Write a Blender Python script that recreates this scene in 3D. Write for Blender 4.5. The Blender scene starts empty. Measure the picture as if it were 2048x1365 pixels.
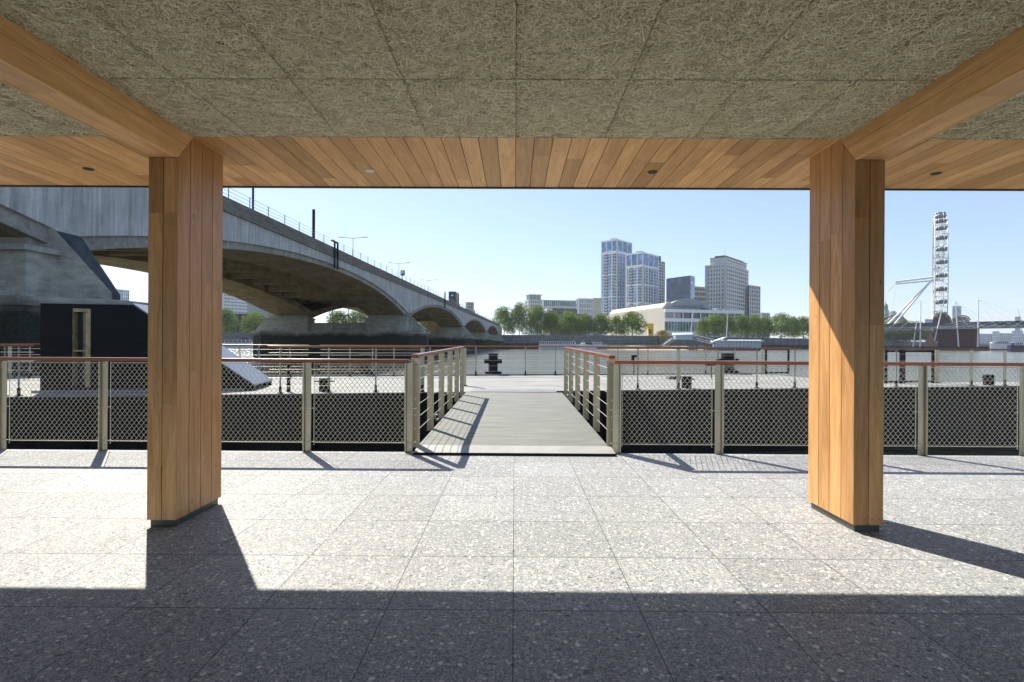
import bpy, bmesh, math, random
import numpy as np
from mathutils import Matrix, Vector
random.seed(7); rng = np.random.default_rng(7)
PI = math.pi
S = bpy.context.scene; COL = S.collection
# ------------------------------------------------------------------ camera, world, sun, exposure
F = 1060.0
EYE = Vector((0, 0, 1.3))
YAW, ROLL = 0.0050, 0.0055
RC = Matrix.Rotation(YAW, 3, 'Z') @ Matrix.Rotation(PI/2, 3, 'X') @ Matrix.Rotation(-ROLL, 3, 'Z').inverted()
cd = bpy.data.cameras.new('camera'); cam = bpy.data.objects.new('camera', cd); COL.objects.link(cam)
cam.matrix_world = Matrix.Translation(EYE) @ RC.to_4x4()
cd.sensor_width = 36; cd.lens = F/2048*36; cd.shift_y = 5.5/2048
cd.clip_start = 0.05; cd.clip_end = 9000
S.camera = cam
SUNV = Vector((-0.571, 0.83, 1.0)).normalized()
EL = math.asin(SUNV.z); AZ = math.atan2(SUNV.x, SUNV.y)          # azimuth from +Y towards +X
w = bpy.data.worlds.new('World'); S.world = w; w.use_nodes = True
nt = w.node_tree; bg = nt.nodes['Background']
sky = nt.nodes.new('ShaderNodeTexSky'); sky.sky_type = 'NISHITA'; sky.sun_disc = False
sky.sun_elevation = EL; sky.sun_rotation = AZ; sky.air_density = 1.0; sky.dust_density = 0.45; sky.ozone_density = 3.5
gm = nt.nodes.new('ShaderNodeGamma'); gm.inputs[1].default_value = 0.62            # softer range between the bright and the deep parts of the sky
mu = nt.nodes.new('ShaderNodeMix'); mu.data_type = 'RGBA'; mu.blend_type = 'MULTIPLY'; mu.inputs[0].default_value = 1.0; mu.inputs[7].default_value = (1.40, 1.50, 1.70, 1)
nt.links.new(sky.outputs[0], gm.inputs[0]); nt.links.new(gm.outputs[0], mu.inputs[6]); nt.links.new(mu.outputs[2], bg.inputs[0]); bg.inputs[1].default_value = 0.10
sd = bpy.data.lights.new('sun', 'SUN'); sd.energy = 5.0; sd.angle = math.radians(0.5); sd.color = (1, 0.94, 0.82)
so = bpy.data.objects.new('sun', sd); COL.objects.link(so); so.rotation_euler = SUNV.to_track_quat('Z', 'Y').to_euler()
S.view_settings.view_transform = 'Standard'; S.view_settings.look = 'None'; S.view_settings.gamma = 1
S.view_settings.use_curve_mapping = False; S.view_settings.exposure = 1.05
S.cycles.max_bounces = 8; S.cycles.diffuse_bounces = 5

# ------------------------------------------------------------------ pixel -> place
def ray(px, py): return RC @ Vector(((px-1024)/F, (688-py)/F, -1))
def P(px, py, Y):
    r = ray(px, py); return EYE + r*(Y/r.y)
def PZ(px, py, z):
    r = ray(px, py); return EYE + r*((z-EYE.z)/r.z)
def XX(px, Y): return P(px, 688, Y).x
def ZZ(px, py, Y): return P(px, py, Y).z

# ------------------------------------------------------------------ mesh helpers
class MB:
    def __init__(s): s.v = []; s.f = []; s.t = []
    def add(s, vs, fs, tone=None):
        o = len(s.v); s.v += [tuple(p) for p in vs]
        s.f += [tuple(i+o for i in f) for f in fs]
        if tone is None: tone = random.random()
        s.t += [tone]*len(fs)
    def box(s, x0, x1, y0, y1, z0, z1, M=None, tone=None):
        vs = [Vector(p) for p in ((x0,y0,z0),(x1,y0,z0),(x1,y1,z0),(x0,y1,z0),(x0,y0,z1),(x1,y0,z1),(x1,y1,z1),(x0,y1,z1))]
        if M is not None: vs = [M @ p for p in vs]
        s.add(vs, [(0,3,2,1),(4,5,6,7),(0,1,5,4),(1,2,6,5),(2,3,7,6),(3,0,4,7)], tone)
    def prism(s, poly, d, M=None, tone=None):      # poly: 3D points, d: extrusion vector
        n = len(poly); d = Vector(d); a = [Vector(p) for p in poly]; b = [p+d for p in a]
        vs = a+b
        if M is not None: vs = [M @ p for p in vs]
        s.add(vs, [tuple(range(n-1,-1,-1)), tuple(range(n,2*n))]+[(i,(i+1)%n,(i+1)%n+n,i+n) for i in range(n)], tone)
    def tube(s, p, q, r, n=6, r2=None, tone=None, cap=True):
        p = Vector(p); q = Vector(q); d = q-p
        if d.length < 1e-6: return
        r2 = r if r2 is None else r2
        m = d.to_track_quat('Z','Y').to_matrix(); vs = []
        for c, rr in ((p, r),(q, r2)):
            for i in range(n):
                a = 2*PI*i/n; vs.append(c + m @ Vector((math.cos(a)*rr, math.sin(a)*rr, 0)))
        fs = [(i,(i+1)%n,(i+1)%n+n,i+n) for i in range(n)]
        if cap: fs += [tuple(range(n-1,-1,-1)), tuple(range(n,2*n))]
        s.add(vs, fs, tone)
    def path(s, pts, r, n=4):
        for a, b in zip(pts, pts[1:]): s.tube(a, b, r, n, cap=False)
    def torus(s, c, R, r, M=None, n=20, k=8):
        vs = []; fs = []
        for i in range(n):
            a = 2*PI*i/n
            for j in range(k):
                b = 2*PI*j/k; v = Vector(((R+r*math.cos(b))*math.cos(a), (R+r*math.cos(b))*math.sin(a), r*math.sin(b)))
                if M is not None: v = M @ v
                vs.append(v+Vector(c))
        for i in range(n):
            for j in range(k): fs.append((i*k+j, ((i+1)%n)*k+j, ((i+1)%n)*k+(j+1)%k, i*k+(j+1)%k))
        s.add(vs, fs)
    def build(s, name, m, parent=None, smooth=False, bevel=0):
        me = bpy.data.meshes.new(name); me.from_pydata(s.v, [], s.f); me.materials.append(m)
        at = me.attributes.new('tone', 'FLOAT', 'FACE'); at.data.foreach_set('value', s.t)
        bm = bmesh.new(); bm.from_mesh(me); bmesh.ops.recalc_face_normals(bm, faces=bm.faces); bm.to_mesh(me); bm.free()
        if smooth: me.polygons.foreach_set('use_smooth', [True]*len(me.polygons))
        o = bpy.data.objects.new(name, me); COL.objects.link(o)
        if parent: o.parent = parent
        if bevel:
            b = o.modifiers.new('bevel', 'BEVEL'); b.width = bevel; b.segments = 2; b.limit_method = 'ANGLE'
        return o
def tag(o, label=None, cat=None, group=None, kind=None):
    if label: o['label'] = label
    if cat: o['category'] = cat
    if group: o['group'] = group
    if kind: o['kind'] = kind
    return o
def empty(name, label, cat, loc=(0,0,0), rz=0, group=None):
    o = bpy.data.objects.new(name, None); COL.objects.link(o); o.location = loc; o.rotation_euler = (0,0,rz)
    o.empty_display_size = 0.3
    return tag(o, label, cat, group)
def copy_tree(o, parent=None):
    c = o.copy(); COL.objects.link(c); c.parent = parent
    for ch in o.children: copy_tree(ch, c)
    return c
def text_mb(body, size, extrude, m, name, parent, M):
    cu = bpy.data.curves.new('txt', 'FONT'); cu.body = body; cu.size = size; cu.extrude = extrude; cu.align_x = 'CENTER'; cu.offset = size*0.012
    t = bpy.data.objects.new('txt', cu); COL.objects.link(t)
    dg = bpy.context.evaluated_depsgraph_get(); me = bpy.data.meshes.new_from_object(t.evaluated_get(dg))
    bpy.data.objects.remove(t); me.transform(M); me.materials.clear(); me.materials.append(m)
    o = bpy.data.objects.new(name, me); COL.objects.link(o); o.parent = parent
    return o

# ------------------------------------------------------------------ materials
def new_mat(name):
    m = bpy.data.materials.new(name); m.use_nodes = True; n = m.node_tree.nodes; b = n['Principled BSDF']
    return m, n, m.node_tree.links, b
class G:   # tiny node graph helper
    def __init__(s, m): s.n = m.node_tree.nodes; s.l = m.node_tree.links
    def link(s, a, b): s.l.new(a, b)
    def set(s, sock, v):
        if hasattr(v, 'is_output') or isinstance(v, bpy.types.NodeSocket): s.l.new(v, sock)
        else: sock.default_value = v
    def math(s, op, a, b=0.0, c=None, clamp=False):
        k = s.n.new('ShaderNodeMath'); k.operation = op; k.use_clamp = clamp; s.set(k.inputs[0], a); s.set(k.inputs[1], b)
        if c is not None: s.set(k.inputs[2], c)
        return k.outputs[0]
    def coord(s, scale=(1,1,1), kind='Object', loc=(0,0,0), rot=(0,0,0)):
        c = s.n.new('ShaderNodeTexCoord'); mp = s.n.new('ShaderNodeMapping'); s.l.new(c.outputs[kind], mp.inputs[0])
        mp.inputs['Scale'].default_value = scale; mp.inputs['Location'].default_value = loc; mp.inputs['Rotation'].default_value = rot
        return mp.outputs[0]
    def noise(s, vec, scale=5, detail=4, rough=0.55, dist=0):
        k = s.n.new('ShaderNodeTexNoise'); s.set(k.inputs['Vector'], vec); k.inputs['Scale'].default_value = scale
        k.inputs['Detail'].default_value = detail; k.inputs['Roughness'].default_value = rough; k.inputs['Distortion'].default_value = dist
        return k.outputs['Fac']
    def voro(s, vec, scale, feature='F1', out='Distance', rnd=1.0):
        k = s.n.new('ShaderNodeTexVoronoi'); k.feature = feature; s.set(k.inputs['Vector'], vec); k.inputs['Scale'].default_value = scale
        k.inputs['Randomness'].default_value = rnd
        return k.outputs[out]
    def ramp(s, fac, stops):
        k = s.n.new('ShaderNodeValToRGB'); s.set(k.inputs[0], fac); e = k.color_ramp.elements
        while len(e) < len(stops): e.new(0.5)
        for el, (p, c) in zip(e, stops):
            el.position = p; el.color = (c[0], c[1], c[2], 1) if hasattr(c, '__len__') else (c, c, c, 1)
        return k.outputs[0]
    def mix(s, fac, a, b, mode='MIX'):
        k = s.n.new('ShaderNodeMix'); k.data_type = 'RGBA'; k.blend_type = mode
        def st(sock, v):
            if isinstance(v, bpy.types.NodeSocket): s.l.new(v, sock)
            else: sock.default_value = (v[0], v[1], v[2], 1) if hasattr(v, '__len__') else (v, v, v, 1)
        if isinstance(fac, bpy.types.NodeSocket): s.l.new(fac, k.inputs[0])
        else: k.inputs[0].default_value = fac
        st(k.inputs[6], a); st(k.inputs[7], b)
        return k.outputs[2]
    def attr(s, name='tone'):
        k = s.n.new('ShaderNodeAttribute'); k.attribute_name = name; return k.outputs['Fac']
    def sep(s, vec):
        k = s.n.new('ShaderNodeSeparateXYZ'); s.l.new(vec, k.inputs[0]); return k.outputs
    def comb(s, x, y, z):
        k = s.n.new('ShaderNodeCombineXYZ')
        for i, v in enumerate((x, y, z)): s.set(k.inputs[i], v)
        return k.outputs[0]
    def bump(s, h, strength, dist, b):
        k = s.n.new('ShaderNodeBump'); k.inputs['Strength'].default_value = strength; k.inputs['Distance'].default_value = dist
        s.l.new(h, k.inputs['Height']); s.l.new(k.outputs[0], b.inputs['Normal'])
def simple(name, c, rough=0.6, metal=0.0, var=0.15, scale=3.0, bump=0.0, spec=0.5, tone=0.0, stretch=(1,1,1)):
    m, n, l, b = new_mat(name); g = G(m)
    v = g.coord(stretch); f = g.noise(v, scale, 5, 0.6)
    dark = [x*(1-var) for x in c]; lite = [min(1, x*(1+var)) for x in c]
    col = g.ramp(f, [(0.3, dark), (0.7, lite)])
    if tone:
        t = g.math('MULTIPLY_ADD', g.attr(), tone, 1-tone/2)
        col = g.mix(1.0, col, g.comb(t, t, t), 'MULTIPLY')
    l.new(col, b.inputs['Base Color']); b.inputs['Roughness'].default_value = rough; b.inputs['Metallic'].default_value = metal
    b.inputs['Specular IOR Level'].default_value = spec
    if bump: g.bump(f, bump, 0.02, b)
    return m
def wood(name, axis, lo, hi, rough=0.42, spec=0.45, tonemul=1.0):
    m, n, l, b = new_mat(name); g = G(m)
    t = g.attr()
    sx = {'X': (1.2, 14, 14), 'Y': (14, 1.2, 14), 'Z': (14, 14, 1.2)}[axis]
    v = g.coord(sx); off = g.n.new('ShaderNodeVectorMath'); off.operation = 'ADD'; l.new(v, off.inputs[0])
    l.new(g.comb(g.math('MULTIPLY', t, 57.0), g.math('MULTIPLY', t, 91.0), g.math('MULTIPLY', t, 33.0)), off.inputs[1]); v = off.outputs[0]
    grain = g.noise(v, 1.0, 6, 0.62, 1.6); fine = g.noise(v, 7.0, 3, 0.6)
    mid = [(a+c)/2 for a, c in zip(lo, hi)]
    c1 = g.ramp(grain, [(0.28, lo), (0.5, mid), (0.72, hi)])
    k = g.math('MULTIPLY_ADD', t, 0.62*tonemul, 1-0.31*tonemul); c2 = g.mix(1.0, c1, g.comb(k, g.math('POWER', k, 1.12), g.math('POWER', k, 1.35)), 'MULTIPLY')
    fl = g.math('MULTIPLY_ADD', fine, 0.3, 0.85); c3 = g.mix(1.0, c2, g.comb(fl, fl, fl), 'MULTIPLY')
    # knots
    kx = {'X': (2.6, 7, 7), 'Y': (7, 2.6, 7), 'Z': (7, 7, 2.6)}[axis]
    vo = g.voro(g.coord(kx, loc=(3.1, 1.7, 5.3)), 0.8); kn = g.math('LESS_THAN', vo, 0.045)
    c4 = g.mix(g.math('MULTIPLY', kn, 0.6), c3, [x*0.25 for x in lo])
    l.new(c4, b.inputs['Base Color']); b.inputs['Roughness'].default_value = rough; b.inputs['Specular IOR Level'].default_value = spec
    g.bump(grain, 0.12, 0.004, b)
    return m
OAK_LO, OAK_HI = (0.38, 0.18, 0.06), (0.64, 0.36, 0.145)
M_oakY = wood('oak_boards_lengthwise', 'Y', (0.49, 0.26, 0.095), (0.76, 0.455, 0.195), tonemul=0.8)  # paler copy of the oak: bounced light on the soffit is in the colour
M_oakZ = wood('oak_boards_upright', 'Z', OAK_LO, OAK_HI, tonemul=0.7)  # darker, redder copy of the oak: shade on the pillars is in the colour
M_rail = wood('varnished_hardwood_cross', 'X', (0.22, 0.065, 0.026), (0.32, 0.11, 0.045), rough=0.3, spec=0.5)
M_railY = wood('varnished_hardwood_long', 'Y', (0.20, 0.06, 0.028), (0.29, 0.10, 0.045), rough=0.3, spec=0.5)
M_dark = simple('dark_metal_trim', (0.02, 0.02, 0.022), 0.4, 0.0)
M_plinth = simple('bronze_metal_plinth', (0.10, 0.10, 0.085), 0.45, 0.6)
M_steel = simple('brushed_stainless_steel', (0.46, 0.43, 0.34), 0.3, 0.9, var=0.12, scale=2.5, bump=0.05, stretch=(8,8,0.6))
M_wire = simple('stainless_wire', (0.60, 0.58, 0.50), 0.45, 0.55, var=0.05)
M_black = simple('black_painted_steel', (0.009, 0.010, 0.012), 0.5, 0.0, var=0.4, scale=6, spec=0.18)
M_post = simple('galvanised_post_steel', (0.34, 0.34, 0.31), 0.45, 0.5)
M_white = simple('white_painted_steel', (0.72, 0.73, 0.74), 0.45)
M_offwhite = simple('pale_hull_paint', (0.62, 0.64, 0.66), 0.4)
M_brass = simple('gold_toned_reveal', (0.42, 0.34, 0.19), 0.5, 0.2, var=0.35, scale=9)

def m_terrazzo():
    m, n, l, b = new_mat('pebble_terrazzo'); g = G(m)
    c = g.coord(); warp = g.n.new('ShaderNodeVectorMath'); warp.operation = 'ADD'
    nz = g.n.new('ShaderNodeTexNoise'); l.new(c, nz.inputs['Vector']); nz.inputs['Scale'].default_value = 40
    sc = g.n.new('ShaderNodeVectorMath'); sc.operation = 'SCALE'; l.new(nz.outputs['Color'], sc.inputs[0]); sc.inputs[3].default_value = 0.006
    l.new(c, warp.inputs[0]); l.new(sc.outputs[0], warp.inputs[1]); v = warp.outputs[0]
    col = None
    base = g.ramp(g.noise(c, 2.2, 4), [(0.3, (0.15, 0.165, 0.19)), (0.7, (0.195, 0.21, 0.235))])
    fine = g.ramp(g.noise(v, 260, 2), [(0.35, 0.7), (0.65, 1.25)])
    col = g.mix(1.0, base, fine, 'MULTIPLY')
    for i, (scale, thr, amt) in enumerate(((170, 0.36, 0.8), (100, 0.35, 0.85), (60, 0.33, 0.9), (36, 0.28, 0.95))):
        mp = g.n.new('ShaderNodeVectorMath'); mp.operation = 'ADD'; l.new(v, mp.inputs[0]); mp.inputs[1].default_value = (i*3.3, i*1.9, 0)
        d = g.voro(mp.outputs[0], scale); hc = g.voro(mp.outputs[0], scale, out='Color'); h = g.sep(hc)
        present = g.math('GREATER_THAN', h[0], (0.25, 0.30, 0.36, 0.48)[i])
        rad = g.math('MULTIPLY_ADD', h[1], 0.22, thr)
        inside = g.math('MULTIPLY', g.math('LESS_THAN', d, rad), present)
        tint = g.ramp(h[2], [(0.0, (0.10, 0.10, 0.105)), (0.07, (0.29, 0.292, 0.29)), (0.40, (0.38, 0.38, 0.375)), (0.75, (0.49, 0.49, 0.475)), (0.86, (0.43, 0.39, 0.33)), (1.0, (0.70, 0.695, 0.67))])
        col = g.mix(g.math('MULTIPLY', inside, amt), col, tint)
    s = g.sep(c)   # joints
    def joint(x, pitch, off, wdt):
        k = g.math('FRACT', g.math('MULTIPLY_ADD', x, 1/pitch, -off/pitch+0.5)); return g.math('LESS_THAN', g.math('ABSOLUTE', g.math('SUBTRACT', k, 0.5)), wdt/pitch/2)
    j = g.math('MAXIMUM', joint(s[0], 0.62, 0, 0.006), joint(s[1], 0.648, 2.585, 0.008))
    # slab to slab tone
    wn = g.n.new('ShaderNodeTexWhiteNoise'); wn.noise_dimensions = '2D'
    l.new(g.comb(g.math('FLOOR', g.math('MULTIPLY', s[0], 1/0.62)), g.math('FLOOR', g.math('MULTIPLY_ADD', s[1], 1/0.648, -2.585/0.648)), 0), wn.inputs['Vector'])
    tn = g.math('MULTIPLY_ADD', wn.outputs['Value'], 0.16, 0.92); col = g.mix(1.0, col, g.comb(tn, tn, tn), 'MULTIPLY')
    col = g.mix(g.math('MULTIPLY', j, 0.72), col, (0.05, 0.052, 0.055))
    l.new(col, b.inputs['Base Color'])
    r = g.math('MULTIPLY_ADD', g.noise(c, 3, 3), 0.25, 0.42); l.new(r, b.inputs['Roughness']); b.inputs['Specular IOR Level'].default_value = 0.10
    g.bump(g.math('SUBTRACT', 1.0, j), 0.4, 0.003, b)
    return m
def m_woodwool():
    m, n, l, b = new_mat('wood_wool_board'); g = G(m)
    c = g.coord(); f1 = g.noise(c, 160, 3, 0.6, 2.0); f2 = g.noise(c, 12, 3)
    col = g.mix(1.0, g.ramp(f1, [(0.35, (0.07, 0.063, 0.04)), (0.65, (0.56, 0.51, 0.34))]), g.ramp(f2, [(0.3, 0.8), (0.7, 1.1)]), 'MULTIPLY')
    l.new(col, b.inputs['Base Color']); b.inputs['Roughness'].default_value = 0.95; b.inputs['Specular IOR Level'].default_value = 0.1
    g.bump(f1, 0.7, 0.004, b)
    return m
def m_strand():
    m, n, l, b = new_mat('wood_wool_strand'); g = G(m)
    col = g.ramp(g.attr(), [(0.0, (0.34, 0.305, 0.19)), (0.5, (0.82, 0.76, 0.52)), (1.0, (0.95, 0.91, 0.70))])
    l.new(col, b.inputs['Base Color']); b.inputs['Roughness'].default_value = 0.9; b.inputs['Specular IOR Level'].default_value = 0.1
    return m
def m_water():
    m, n, l, b = new_mat('river_water'); g = G(m)
    c = g.coord((1, 1, 1)); c2 = g.coord((0.6, 1.5, 1))
    f = g.noise(c2, 0.9, 5, 0.6); f3 = g.noise(c, 4.5, 3, 0.6); f4 = g.noise(c, 0.02, 2)
    l.new(g.ramp(f4, [(0.35, (0.085, 0.08, 0.045)), (0.65, (0.12, 0.11, 0.065))]), b.inputs['Base Color'])
    b.inputs['Roughness'].default_value = 0.16; b.inputs['IOR'].default_value = 1.33
    h = g.math('ADD', g.math('MULTIPLY', f, 1.0), g.math('MULTIPLY', f3, 0.35))
    g.bump(h, 0.7, 0.35, b)
    return m
def m_concrete(name, dark, lite, streak=(0.8, 1.4, 0.09), tide=None, rough=0.85):
    m, n, l, b = new_mat(name); g = G(m)
    f = g.noise(g.coord(streak), 2.2, 6, 0.65, 0.3); f2 = g.noise(g.coord(), 0.35, 5, 0.6); f3 = g.noise(g.coord(), 9, 4, 0.6)
    col = g.ramp(f, [(0.3, dark), (0.68, lite)])
    col = g.mix(1.0, col, g.ramp(f2, [(0.3, 0.72), (0.7, 1.1)]), 'MULTIPLY'); col = g.mix(1.0, col, g.ramp(f3, [(0.3, 0.88), (0.7, 1.08)]), 'MULTIPLY')
    if tide is not None:
        z = g.sep(g.coord())[2]; zz = g.math('ADD', z, g.math('MULTIPLY', g.math('SUBTRACT', f2, 0.5), 1.3))
        k = g.n.new('ShaderNodeMapRange'); l.new(zz, k.inputs[0]); k.inputs[1].default_value = tide-0.5; k.inputs[2].default_value = tide+0.5; k.inputs[3].default_value = 1; k.inputs[4].default_value = 0
        col = g.mix(k.outputs[0], col, g.ramp(f3, [(0.3, (0.02, 0.024, 0.02)), (0.7, (0.05, 0.055, 0.042))]))
    l.new(col, b.inputs['Base Color']); b.inputs['Roughness'].default_value = rough; b.inputs['Specular IOR Level'].default_value = 0.25
    g.bump(f3, 0.3, 0.03, b)
    return m
def m_leaf(name, a, c_):
    m = bpy.data.materials.new(name); m.use_nodes = True; g = G(m); n = m.node_tree.nodes; l = m.node_tree.links
    n.remove(n['Principled BSDF']); out = n['Material Output']
    col = g.ramp(g.attr(), [(0.0, a), (1.0, c_)])
    d = n.new('ShaderNodeBsdfDiffuse'); t = n.new('ShaderNodeBsdfTranslucent'); mx = n.new('ShaderNodeMixShader'); mx.inputs[0].default_value = 0.42
    l.new(col, d.inputs[0]); l.new(col, t.inputs[0]); l.new(d.outputs[0], mx.inputs[1]); l.new(t.outputs[0], mx.inputs[2]); l.new(mx.outputs[0], out.inputs[0])
    return m
def m_glass(name, c, rough=0.12, cells=(0.3, 0.3, 0.31), var=0.5):
    m, n, l, b = new_mat(name); g = G(m)
    v = g.voro(g.coord(cells), 1.0, out='Color', rnd=0.0); f = g.sep(v)[0]
    l.new(g.ramp(f, [(0.0, [x*(1-var) for x in c]), (0.75, c), (1.0, [min(1, x*(1+var)+0.03) for x in c])]), b.inputs['Base Color'])
    b.inputs['Roughness'].default_value = rough; b.inputs['Specular IOR Level'].default_value = 0.9; b.inputs['Metallic'].default_value = 0.25
    return m
M_terr = m_terrazzo(); M_ww = m_woodwool(); M_str = m_strand(); M_water = m_water()
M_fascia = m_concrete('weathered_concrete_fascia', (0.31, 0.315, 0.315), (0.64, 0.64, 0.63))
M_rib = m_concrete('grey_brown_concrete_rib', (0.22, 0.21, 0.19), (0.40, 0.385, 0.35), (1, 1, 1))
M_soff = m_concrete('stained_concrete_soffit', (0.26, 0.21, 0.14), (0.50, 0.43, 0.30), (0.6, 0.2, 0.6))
M_pier = m_concrete('pier_concrete_with_tide_stain', (0.30, 0.295, 0.26), (0.56, 0.545, 0.48), (0.5, 0.5, 1.5), tide=3.0)
M_cope = m_concrete('weathered_coping', (0.12, 0.115, 0.10), (0.30, 0.29, 0.26), (0.3, 0.3, 4))
M_moss = m_concrete('dark_mossy_slope', (0.025, 0.03, 0.035), (0.08, 0.09, 0.10), (1, 1, 1))
M_wall = m_concrete('granite_embankment', (0.10, 0.11, 0.12), (0.24, 0.25, 0.26), (0.4, 0.4, 1.0), tide=1.6)
M_deck = simple('pale_coated_steel_deck', (0.25, 0.25, 0.24), 0.8, 0, var=0.16, scale=0.9, spec=0.2)
M_hull = m_concrete('black_hull_paint_with_rust', (0.012, 0.012, 0.012), (0.035, 0.032, 0.026), (0.6, 0.6, 0.25), rough=0.7)
M_land = simple('paved_promenade', (0.24, 0.23, 0.21), 0.9)
M_sand = simple('foreshore_sand', (0.30, 0.26, 0.18), 0.9, var=0.3, scale=0.2)
M_bark = simple('tree_bark', (0.13, 0.11, 0.08), 0.9, var=0.4, scale=4)

# ================================================================== THE PAVILION
pav = empty('pavilion', 'open timber lined pavilion roof with two oak clad pillars over the pebble floor', 'pavilion')
ZC = 2.80; YI, YO = 3.86, 5.08; XB = 13
YBACK = -2.2  # unseen back edge of the roof, cut short so skylight reaches the floor
def planks(mb, x0, x1, y0, y1, z0, z1, across, along, width, gap=0.0035, joints=True, lens=(0.9, 2.6)):
    lim = {'X': (x0, x1), 'Y': (y0, y1), 'Z': (z0, z1)}
    a0, a1 = lim[across]; b0, b1 = lim[along]
    n = max(1, round((a1-a0)/width)); wd = (a1-a0)/n
    for i in range(n):
        p0 = a0+i*wd+(gap/2 if i else 0); p1 = a0+(i+1)*wd-(gap/2 if i < n-1 else 0)
        cuts = [b0]
        if joints:
            c = b0+random.uniform(0.15, lens[1])
            while c < b1-0.12: cuts.append(c); c += random.uniform(*lens)
        cuts.append(b1)
        for j, (q0, q1) in enumerate(zip(cuts, cuts[1:])):
            L = dict(lim); L[across] = (p0, p1); L[along] = (q0, q1)
            mb.box(*L['X'], *L['Y'], *L['Z'])
# roof slab and fascia
mb = MB(); mb.box(-XB, XB, YBACK, YO-0.03, ZC+0.06, ZC+0.42); mb.build('roof', M_dark, pav)
mb = MB(); mb.box(-XB, XB, YO-0.005, YO+0.02, ZC-0.012, ZC+0.44); mb.build('fascia', M_dark, pav)
mb = MB(); planks(mb, -XB, XB, YI, YO-0.006, ZC, ZC+0.02, 'X', 'Y', 0.1372, 0.0055, lens=(0.5, 2.0)); mb.build('soffit_boarding', M_oakY, pav)
mb = MB(); mb.box(-XB, XB, YI, YO-0.006, ZC+0.021, ZC+0.058); mb.build('soffit_backing', M_dark, pav)
# wood wool ceiling: boards with open joints, strands on their faces
XP = 2.365; PW = 0.205; YP0, YP1 = 3.70, 4.27
mb = MB()
panel_edges_x = [-12.98+i*0.642*1 for i in range(0)]
pitch = 0.642
# one visible cross joint at about Y=3.0
ys = [YBACK, -1.8, -0.6, 0.6, 1.8, 3.00, YI-0.008]
k0 = int(math.floor(-XB/pitch)); k1 = int(math.ceil(XB/pitch))
for k in range(k0, k1):
    for a, b_ in zip(ys, ys[1:]):
        mb.box(max(-XB, k*pitch)+0.0006, min(XB, (k+1)*pitch)-0.0006, a+0.0006, b_-0.0006, ZC+0.003, ZC+0.03)
ceil = mb.build('acoustic_ceiling', M_ww, pav)
def strands(N, x0, x1, y0, y1, z, name, parent, seed, wmin=0.0016, wmax=0.0038):
    r = np.random.default_rng(seed); K = 6
    x = r.uniform(x0, x1, N); y = r.uniform(y0, y1, N); ang = r.uniform(0, 2*PI, N)
    curv = r.normal(0, 0.42, N); L = r.uniform(0.05, 0.16, N)/K; wd = r.uniform(wmin, wmax, N)/2
    px = np.zeros((N, K+1)); py = np.zeros((N, K+1)); A = np.zeros((N, K+1))
    px[:, 0] = x; py[:, 0] = y; A[:, 0] = ang
    for i in range(1, K+1):
        A[:, i] = A[:, i-1]+curv+r.normal(0, 0.12, N); px[:, i] = px[:, i-1]+np.cos(A[:, i])*L; py[:, i] = py[:, i-1]+np.sin(A[:, i])*L
    zz = z - r.uniform(0.0005, 0.009, N)[:, None] + r.uniform(-0.0012, 0.0012, (N, K+1))
    nx = -np.sin(A)*wd[:, None]; ny = np.cos(A)*wd[:, None]
    V = np.stack([np.stack([px+nx, py+ny, zz], -1), np.stack([px-nx, py-ny, zz+0.0006], -1)], 2).reshape(N*(K+1)*2, 3)
    cell = np.floor(x/0.642)*0.642; c0 = np.repeat(cell+0.0012, (K+1)*2); c1 = np.repeat(cell+0.6408, (K+1)*2)
    V[:, 0] = np.clip(np.clip(V[:, 0], c0, c1), x0, x1); V[:, 1] = np.clip(V[:, 1], y0, y1)
    base = (np.arange(N)*(K+1)*2)[:, None]+(np.arange(K)*2)[None, :]
    Fq = np.stack([base, base+1, base+3, base+2], -1).reshape(-1, 4)
    me = bpy.data.meshes.new(name); me.vertices.add(len(V)); me.vertices.foreach_set('co', V.astype(np.float32).ravel())
    me.loops.add(Fq.size); me.loops.foreach_set('vertex_index', Fq.astype(np.int32).ravel())
    me.polygons.add(len(Fq)); me.polygons.foreach_set('loop_start', (np.arange(len(Fq))*4).astype(np.int32))
    me.update(calc_edges=True); me.validate()
    at = me.attributes.new('tone', 'FLOAT', 'FACE'); at.data.foreach_set('value', np.repeat(r.uniform(0, 1, N), K).astype(np.float32)[:len(me.polygons)])
    me.materials.append(M_str); o = bpy.data.objects.new(name, me); COL.objects.link(o); o.parent = parent
    return o
XS = 0.0
for i, (a, b_) in enumerate(((1.9, 2.997), (3.003, YI-0.01))):
    for k in range(-6, 6):
        pass
strand_sets = []
def strand_field(x0, x1, y0, y1, dens, seed):
    # cell by cell so the board joints stay open
    N = int((x1-x0)*(y1-y0)*dens)
    return strands(N, x0, x1, y0, y1, ZC+0.003, 'wood_wool', ceil, seed)
DENS = 10000
for sd_, (x0, x1) in enumerate(((-XP+0.0, XP),)):
    strand_field(x0+0.002, x1-0.002, 3.0012, YI-0.010, DENS, 11)
    strand_field(x0+0.002, x1-0.002, 1.75, 2.9988, DENS*1.0, 12)
strand_field(-4.6, -XP-PW-0.002, 2.2, YI-0.010, DENS*0.75, 13)
strand_field(XP+PW+0.002, 4.6, 2.2, YI-0.010, DENS*0.75, 14)
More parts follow.
